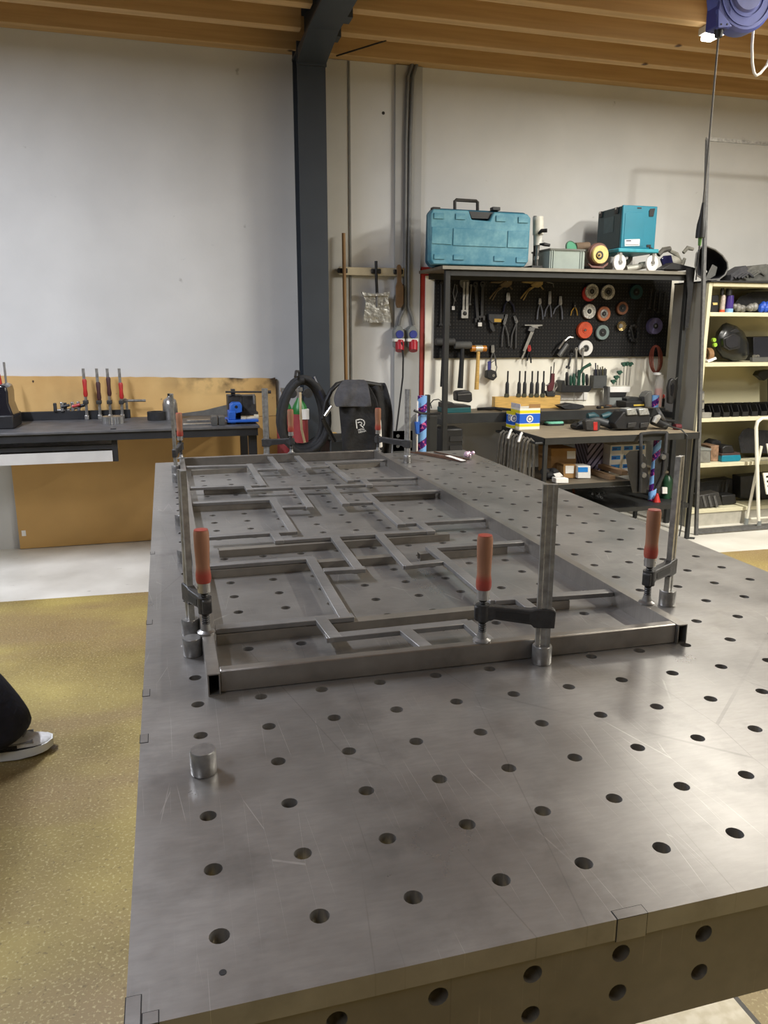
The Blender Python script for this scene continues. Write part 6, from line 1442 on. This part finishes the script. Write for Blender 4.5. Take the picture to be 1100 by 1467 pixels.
# ---- mid shelf
def shelf_item(name, label, cat, pts, Y, d, m_, z=.4525, group=None, bev=.003):
    t = tool(name, label, cat, pts[0][0], pts[0][1], Y, group); px_flat(t, 'box', pts, Y, d, m_, bev); return t
rect = lambda x0, y0, x1, y1: [(x0, y0), (x1, y0), (x1, y1), (x0, y1)]
t = shelf_item('cardboard_box', 'tall brown cardboard box with white label on the table shelf', 'box', rect(790, 630, 826, 668), 4.2, .2, m_card); px_flat(t, 'label', rect(813, 634, 825, 645), 4.198, .003, m_paper, 0); rest(t, .4525)
t = shelf_item('cardboard_box', 'small brown box with white label before the tall cardboard box', 'box', rect(808, 648, 826, 668), 4.08, .1, m_card); px_flat(t, 'label', rect(811, 650, 823, 661), 4.078, .003, m_paper, 0); rest(t, .4525)
t = shelf_item('blue_label_box', 'white box with blue label on the table shelf', 'box', rect(828.5, 652, 847, 670), 4.05, .1, m_paper); px_flat(t, 'label', rect(829, 654, 843, 661), 4.048, .003, mat('label_blue', (30, 130, 214), .5), 0); rest(t, .4525)
t = tool('black_bag', 'black plastic bag with a white tag on the table shelf', 'bag', 795, 660, 4.02)
mb = MB()
for i in range(7): q = PY(783+3.2*i, 662-random.uniform(0, 7), 4.05); mb.sph((q.x, q.y+random.uniform(0, .05), q.z), (.03, .04, .028), 9, 7)
mb.build('bag', m_black2, t, ang=.3); px_flat(t, 'tag', [(794, 658), (803, 656), (808, 661), (798, 664)], 4.0, .004, m_paper, 0); rest(t, .4525)
t = shelf_item('white_carton', 'flat white carton at the front of the table shelf', 'carton', rect(797, 676, 815, 683), 3.93, .06, m_paper); rest(t, .4525)
for i, (x0, x1, y0, q) in enumerate(((845, 882, 660, 'long timber batten lying on the table shelf, end grain to the front'), (852, 888, 654, 'second timber batten lying across the table shelf'))):
    A = PY(x0, 660, 4.25); B = PY(x1-4, 672, 3.95)
    d = Vector((B.x-A.x, B.y-A.y, 0)).normalized(); n = Vector((-d.y, d.x, 0))*.024; z0_ = .4528+.031*i; A = Vector((A.x+.05*i, A.y, 0)); B = Vector((B.x+.06*i, B.y, 0))
    vs = [p+s_*n+Vector((0, 0, z)) for z in (z0_, z0_+.03) for p, s_ in ((A, -1), (B, -1), (B, 1), (A, 1))]
    tag(MB().add(vs, [(0, 3, 2, 1), (4, 5, 6, 7), (0, 1, 5, 4), (1, 2, 6, 5), (2, 3, 7, 6), (3, 0, 4, 7)]).build('timber_batten', mat('batten_wood', (150, 122, 92), .7, 0, .2, 8), bevel=.002), q, 'timber')
# stacked product boxes
m_lblue = mat('label_blue', (30, 130, 214), .5); m_side = mat('box_side', (120, 112, 140), .6, 0, .3, 8)
rowsn = ('bottom', 'second', 'top')
for r in range(3):
    for c in range(3):
        x0 = PY(874, 650, 4.22).x + c*.098; z0_ = .4531+r*.066
        t = thing('product_box', 'white box with blue label, %s layer of the stack, %s' % (rowsn[r], ('beside the striped box sides', 'middle column', 'behind the black helmet')[c]), 'box', (x0+.05, 4.25, z0_), 'stacked blue-label boxes')
        MB().bb(x0, x0+.0965, 4.22, 4.46, z0_, z0_+.0655).build('box', m_paper, t, bevel=.001)
        MB().bb(x0+.012, x0+.084, 4.2185, 4.22, z0_+.026, z0_+.055).build('blue_label', m_lblue, t)
        MB().bb(x0+.02, x0+.05, 4.2175, 4.2186, z0_+.034, z0_+.044).build('print_mark', mat('print_navy', (20, 60, 150), .5), t)
M = mat('striped_side', (150, 140, 168), .6, 0, .1); N, L, b = nodes_of(M); v = mapping(N, L); sp = N.new('ShaderNodeSeparateXYZ'); L.new(v, sp.inputs[0])
s_ = fmath(N, L, 'FRACT', fmath(N, L, 'MULTIPLY', fmath(N, L, 'ADD', fmath(N, L, 'MULTIPLY', sp.outputs[0], 1.0), fmath(N, L, 'ADD', sp.outputs[1], fmath(N, L, 'MULTIPLY', sp.outputs[2], -.8))), 22))
L.new(mixc(N, L, fmath(N, L, 'LESS_THAN', s_, .35), lin((168, 158, 184)), lin((36, 28, 60))), b.inputs['Base Color'])
x0 = PY(874, 650, 4.22).x
t = thing('striped_carton', 'large carton with diagonal dark stripes beside the stacked boxes', 'carton', (x0-.07, 4.3, .4525)); MB().bb(x0-.13, x0-.003, 4.31, 4.50, .4531, .654).build('carton', M, t)
# black harness/helmet hanging in front, green bottle, red funnel, hose on the bottom shelf
ZQ = .2656
t = tool('safety_harness', 'black safety harness with grey buckles hanging from the side table edge', 'harness', 925, 670, 3.97)
loft([[PY(x, y, 3.80+dy*.8) for x, y in ((896, 652), (902, 646), (915, 645), (925, 655), (930, 690), (925, 706), (906, 706), (900, 680))] for dy in (0, .04, .10)], m_black, 'left_shell', t)
loft([[PY(x, y, 3.80+dy*.8) for x, y in ((938, 660), (950, 646), (958, 650), (957, 668), (945, 695), (936, 703))] for dy in (0, .03, .08)], m_blackcloth, 'right_shell', t)
for pts in ([(918, 622, 3.888), (918, 640, 3.79), (918, 676, 3.79), (917, 705, 3.79)], [(955, 620, 3.888), (953, 650, 3.79), (950, 680, 3.79), (941, 700, 3.79)], [(918, 622, 3.888), (936, 620, 3.886), (955, 620, 3.888)]): MB().ptube(pts, .012, 8).build('strap', m_black2, t)
for x, y in ((922, 667), (923, 681), (951, 655)): MB().pdisc(x, y, 4, 3.775, .02, 16).build('buckle', m_dgrey, t)
t2_ = t
t = tool('green_bottle', 'dark green bottle with white label on the table bottom shelf', 'bottle', 955, 700, 4.05)
lathe_px(t, 'body', 954, [(8, 712), (8, 690), (7, 684), (4, 680)], 4.10, mat('bottle_green', (34, 72, 50), .35)); px_flat(t, 'label', rect(949, 697, 956, 706), 4.058, .012, m_paper, 0); rest(t, ZQ)
t = tool('red_funnel', 'small red funnel beside the green bottle', 'funnel', 942, 700, 4.0)
lathe_px(t, 'cone', 941.5, [(5.5, 706), (2.5, 697), (1.5, 694)], 4.0, m_red); rest(t, ZQ)
t = tool('orange_hose', 'rusty orange hose arching up from the table bottom shelf', 'hose', 808, 695, 4.3)
q = PY(808, 700, 4.3); MB().tube([(q.x+.085*math.cos(a), 4.3, ZQ+.012+.12*math.sin(a)) for a in [math.pi*i/16 for i in range(17)]], .0095, 8).build('hose', mat('rust_orange', (120, 62, 34), .6), t); rest(t, ZQ)
t = tool('metal_links', 'small pile of steel chain links on the bottom shelf', 'chain', 855, 712, 3.95)
mb = MB()
for i in range(9):
    q = PZ(846+i*2.2, 712-random.uniform(-4, 4), ZQ); M_ = Matrix.Translation((q.x, max(q.y, 3.93), ZQ+.012)) @ Matrix.Rotation(random.uniform(0, 3), 4, 'Z') @ Matrix.Rotation(1.2, 4, 'X')
    mb.add([(M_ @ Vector((.014*math.cos(a), .009*math.sin(a), 0))) for a in [2*math.pi*k/8 for k in range(8)]], []) if False else mb.tube([M_ @ Vector((.014*math.cos(a), .009*math.sin(a), 0)) for a in [2*math.pi*k/8 for k in range(8)]], .003, 5, closed=True)
mb.build('links', m_dgrey, t); rest(t, ZQ)
# set the bench things down on their tops
for o_ in vise_and_machine: rest(o_, ZBN)
rests(['wooden_rack', 'key_stand', 'plastic_jar', 'grey_block', 'battery_charger', 'tool_case', 'drill_bits', 'red_label_bottle'], ZK)

# ================================================================== CABLE REEL UNDER THE CEILING
YR = 2.60
rl = thing('cable_reel', 'blue round cable reel hanging from the ceiling with a dropped cable', 'reel', PY(1060, 40, YR))
m_reel = mat('reel_blue', (84, 96, 176), .45, 0, .1)
m_reel2 = mat('reel_blue_dark', (58, 66, 140), .45, 0, .1)
q = PY(1028, 20, YR); x0 = q.x; k = sc(1060, 0, YR); zb2 = PY(1040, 41, YR).z
MB().prism([(x0, zb2+.004), (x0+.05, zb2), (x0+.07, zb2), (x0+.07, zb2+.26), (x0, zb2+.26)], YR, YR+.08).build('side_housing', m_reel2, rl, bevel=.006)
cq = PY(1070, -10, YR); rr = 50*k
M_ = Matrix.Translation((cq.x, YR, cq.z)) @ Matrix.Rotation(-math.pi/2, 4, 'X')
MB().lathe([(0, 0), (rr*.93, 0), (rr, .012), (rr, .07), (rr*.93, .08), (0, .08)], 40, M_).build('drum', m_reel, rl)
for f_ in (.82, .58): MB().lathe([(rr*f_, -.004), (rr*(f_+.03), -.004), (rr*(f_+.03), .002), (rr*f_, .002), (rr*f_, -.004)], 40, M_).build('raised_ring', m_reel, rl)
MB().lathe([(0, -.012), (rr*.45, -.012), (rr*.5, .0), (0, .0)], 30, M_).build('hub_cover', mat('reel_hub', (110, 118, 180), .45), rl)
px_flat(rl, 'corner_lug', [(1029, 40), (1029, 12), (1049, 38)], YR-.004, .02, m_reel, .002)
for x in (1033.5, 1042): MB().pdisc(x, 34.5, 1.3, YR-.006, .003, 10).build('screw', m_black, rl)
MB().bb(cq.x-.03, cq.x+.03, YR+.02, YR+.06, cq.z+rr*.8, 3.199).build('ceiling_bracket', m_dgrey, rl)
ex = PY(1029.5, 47, YR+.03)
MB().cyl((ex.x, YR+.03, ex.z+.02), (ex.x, YR+.03, ex.z-.018), .022, .016, 14).build('cable_outlet', m_black, rl)
zp = PY(1003, 318, YR+.03).z
MB().tube([(ex.x, YR+.03, ex.z), (ex.x+.001, YR+.03, (ex.z+zp)/2), (ex.x, YR+.03, zp)], .0045, 8).build('cable', mat('cable_grey', (94, 92, 86), .5), rl)
MB().lathe([(0, zp+.085), (.006, zp+.085), (.012, zp+.03), (.020, zp-.01), (.022, zp-.04), (.022, zp-.07), (0, zp-.07)][::-1], 16, Matrix.Translation((ex.x, YR+.03, 0))).build('plug', m_dark, rl)
MB().cyl((ex.x, YR+.03, zp-.07), (ex.x, YR+.03, zp-.105), .009, .007, 12).build('green_tip', mat('tip_green', (84, 130, 60), .5), rl)
MB().tube([(ex.x, YR+.03, zp-.10), (ex.x-.002, YR+.03, zp-.26)], .0035, 6).build('tail_wire', m_cast, rl)
wl = [PY(1080, 30, YR+.1), PY(1077, 65, YR+.1), PY(1077.5, 90, YR+.1), PY(1080, 104, YR+.1), PY(1083, 108.5, YR+.1), PY(1089, 105, YR+.1), PY(1098, 94, YR+.1), PY(1108, 70, YR+.1), PY(1112, 20, YR+.1)]
MB().tube(wl, .006, 8).build('supply_cable', m_paper, rl)

# ================================================================== PERSON stepping in from the left (only a foot and trouser leg reach the frame)
ps = thing('person', 'person in dark navy trousers and white running shoes stepping towards the table', 'person', (-1.05, 2.0, 0))
m_navy = mat('navy_cloth', (22, 24, 38), .85, 0, .25, 25, .25, 50)
m_skin = mat('skin', (196, 148, 120), .5, 0, .06)
m_jacket = mat('dark_jacket', (36, 38, 44), .85, 0, .2, 25, .2, 50)
def skin_mesh(name, verts, edges, radii, material, parent, root=0, sub=2):
    me = bpy.data.meshes.new(name); me.from_pydata(verts, edges, []); me.materials.append(material)
    o = bpy.data.objects.new(name, me); COL.objects.link(o); o.parent = parent; o.location = -Vector(parent.location)
    md = o.modifiers.new('skin', 'SKIN'); md.use_smooth_shade = True
    for i, r in enumerate(radii):
        d = me.skin_vertices[0].data[i]; d.radius = r if isinstance(r, tuple) else (r, r); d.use_root = (i == root)
    s_ = o.modifiers.new('sub', 'SUBSURF'); s_.levels = sub; s_.render_levels = sub
    return o
# one continuous body: pelvis, spine, head, arms with fingers, legs
V = []; E_ = []; RD = []
def vtx(p, r, link=None):
    V.append(p); RD.append(r)
    if link is not None: E_.append((link, len(V)-1))
    return len(V)-1
pel = vtx((-1.06, 1.97, .95), .125)
wst = vtx((-1.055, 1.97, 1.12), .12, pel); ch = vtx((-1.05, 1.97, 1.32), (.15, .115), wst); nb = vtx((-1.045, 1.97, 1.46), .075, ch); nk = vtx((-1.03, 1.97, 1.53), .052, nb)
hd = vtx((-1.015, 1.97, 1.62), (.078, .085), nk); ht = vtx((-1.02, 1.97, 1.72), (.072, .08), hd)
hands = []
for s_, el, wr_ in ((1, (-1.12, 2.22, 1.14), (-.98, 2.20, .93)), (-1, (-1.02, 1.74, 1.13), (-.90, 1.80, .93))):
    shd = vtx((-1.05, 1.97+s_*.175, 1.40), .062, nb); e = vtx(el, .043, shd); wv = vtx(wr_, .028, e)
    d = (Vector(wr_)-Vector(el)).normalized(); pm = Vector(wr_)+d*.06; pv = vtx(tuple(pm), (.034, .022), wv)
    hands.append((pm, d, s_))
legs = []
for hip, kn, an_ in (((-1.05, 2.06, .90), (-.90, 2.055, .50), (-.735, 2.045, .10)), ((-1.07, 1.88, .90), (-1.10, 1.88, .49), (-1.28, 1.87, .12))):
    h = vtx(hip, .092, pel); k_ = vtx(kn, .06, h); a = vtx(an_, .042, k_); ft = vtx((an_[0]+.10, an_[1]+.02, .055), .035, a); legs.append(an_)
skin_mesh('body', V, E_, RD, m_skin, ps)
for pm, d, s_ in hands:      # five unequal, slightly curled fingers rooted in each palm
    side = Vector((.25, s_*.1, .0)).cross(d).normalized() if False else Vector((0.9, 0, .43)).normalized()
    inn = d.cross(side).normalized()
    for j_, ln in enumerate((.062, .074, .08, .072)):
        b0 = pm + side*(-.024+.016*j_) + d*.012
        skin_mesh('finger', [tuple(b0), tuple(b0+d*ln*.5), tuple(b0+d*ln*.85+inn*.010), tuple(b0+d*ln+inn*.022)], [(0, 1), (1, 2), (2, 3)], [.0095, .0088, .0082, .007], m_skin, ps, sub=1)
    b0 = pm - side*.03 - d*.02
    skin_mesh('thumb', [tuple(b0), tuple(b0-side*.02+d*.03), tuple(b0-side*.022+d*.055)], [(0, 1), (1, 2)], [.012, .0105, .0085], m_skin, ps, sub=1)
# face and hair
MB().sph((-.955, 1.97, 1.645), (.02, .014, .022), 10, 8).build('nose', m_skin, ps)
for s_ in (-1, 1):
    MB().sph((-.958, 1.97+s_*.032, 1.672), .0125, 10, 8).build('eye', m_white, ps); MB().sph((-1.02, 1.97+s_*.082, 1.655), (.022, .008, .032), 10, 8).build('ear', m_skin, ps)
MB().tube([(-.952, 1.948, 1.605), (-.946, 1.97, 1.603), (-.952, 1.992, 1.605)], .006, 6).build('mouth', mat('lips', (160, 92, 84), .5), ps)
MB().sph((-1.04, 1.97, 1.725), (.10, .092, .075), 18, 12).build('hair', mat('dark_hair', (40, 30, 24), .7, 0, .3, 60), ps)
# jacket and trousers follow the body
skin_mesh('jacket', [(-1.06, 1.97, .93), (-1.055, 1.97, 1.12), (-1.05, 1.97, 1.32), (-1.045, 1.97, 1.45), (-1.05, 2.145, 1.40), (-1.12, 2.22, 1.14), (-.99, 2.20, .95), (-1.05, 1.795, 1.40), (-1.02, 1.74, 1.13), (-.91, 1.80, .95)],
          [(0, 1), (1, 2), (2, 3), (3, 4), (4, 5), (5, 6), (3, 7), (7, 8), (8, 9)], [.15, .145, (.175, .14), .10, .078, .06, .045, .078, .06, .045], m_jacket, ps)
skin_mesh('trousers', [(-1.06, 1.97, .97), (-1.05, 2.06, .88), (-.905, 2.055, .50), (-.73, 2.05, .26), (-.64, 2.045, .11), (-1.07, 1.88, .88), (-1.10, 1.88, .49), (-1.26, 1.87, .14), (-.615, 2.045, .055)],
          [(0, 1), (1, 2), (2, 3), (3, 4), (0, 5), (5, 6), (6, 7), (4, 8)], [.145, .112, .10, .12, .115, .112, .088, .08, .10], m_navy, ps)
# running shoes
m_shoe = mat('shoe_white', (222, 220, 216), .6, 0, .12, 60); m_mesh = mat('shoe_grey', (150, 150, 150), .7, 0, .3, 120)
def shoe(heel, ang, lift=0.0):
    R_ = Matrix.Translation(heel) @ Matrix.Rotation(ang, 4, 'Z') @ Matrix.Rotation(lift, 4, 'Y')
    st = [(0, .026, .026, .085), (.03, .036, .022, .10), (.08, .036, .02, .105), (.13, .040, .02, .095), (.18, .047, .02, .078), (.23, .047, .022, .062), (.258, .043, .025, .056), (.276, .034, .028, .052), (.287, .018, .034, .047)]
    rings = []
    for x, hw, zb, zt_ in st:
        rings.append([R_ @ Vector((x, hw*1.0*math.copysign(abs(math.cos(a))**.7, math.cos(a)), (zb+zt_)/2+(zt_-zb)/2*math.sin(a))) for a in [2*math.pi*i/16 for i in range(16)]])
    sh_ = loft(rings, m_shoe, 'shoe', ps); 
    def side(i_off, z0_, z1_, x0_, x1_, ex, m_, nm_):
        r2 = []
        for x, hw, zb, zt_ in st:
            if x0_ <= x <= x1_: r2.append([R_ @ Vector((x, s_*(hw+ex), z)) for s_, z in ((-1, z0_), (1, z0_), (1, z1_), (-1, z1_))])
        return loft(r2, m_, nm_, sh_)
    rs = []
    for x, hw, zb, zt_ in [(-.004, .028, 0, 0)] + st + [(.293, .012, 0, 0)]:
        up = .004 if x < .2 else .004+(x-.2)*.16
        rs.append([R_ @ Vector((x, s_*(hw+.005), z)) for s_, z in ((-1, up), (1, up), (1, .034+up*.6), (-1, .034+up*.6))])
    loft(rs, m_white, 'sole', sh_)
    side(0, .036, .042, .0, .27, .0025, m_black, 'midsole_line'); side(0, .044, .056, .05, .2, .0015, m_black, 'side_stripe'); side(0, .056, .060, .05, .23, .0012, m_mesh, 'side_overlay')
    for i in range(4): MB().tube([R_ @ Vector((.125+.025*i, -.022, .098-.008*i)), R_ @ Vector((.135+.025*i, 0, .104-.008*i)), R_ @ Vector((.125+.025*i, .022, .098-.008*i))], .0035, 6).build('lace', m_mesh, sh_)
    MB().sph(R_ @ Vector((.02, -.03, .06)), (.016, .008, .014), 10, 8).build('red_accent', m_red, sh_)
    return sh_
shoe(Vector((-.775, 2.035, .0005)), .10)
shoe(Vector((-1.36, 1.865, .028)), 0.0, .10)
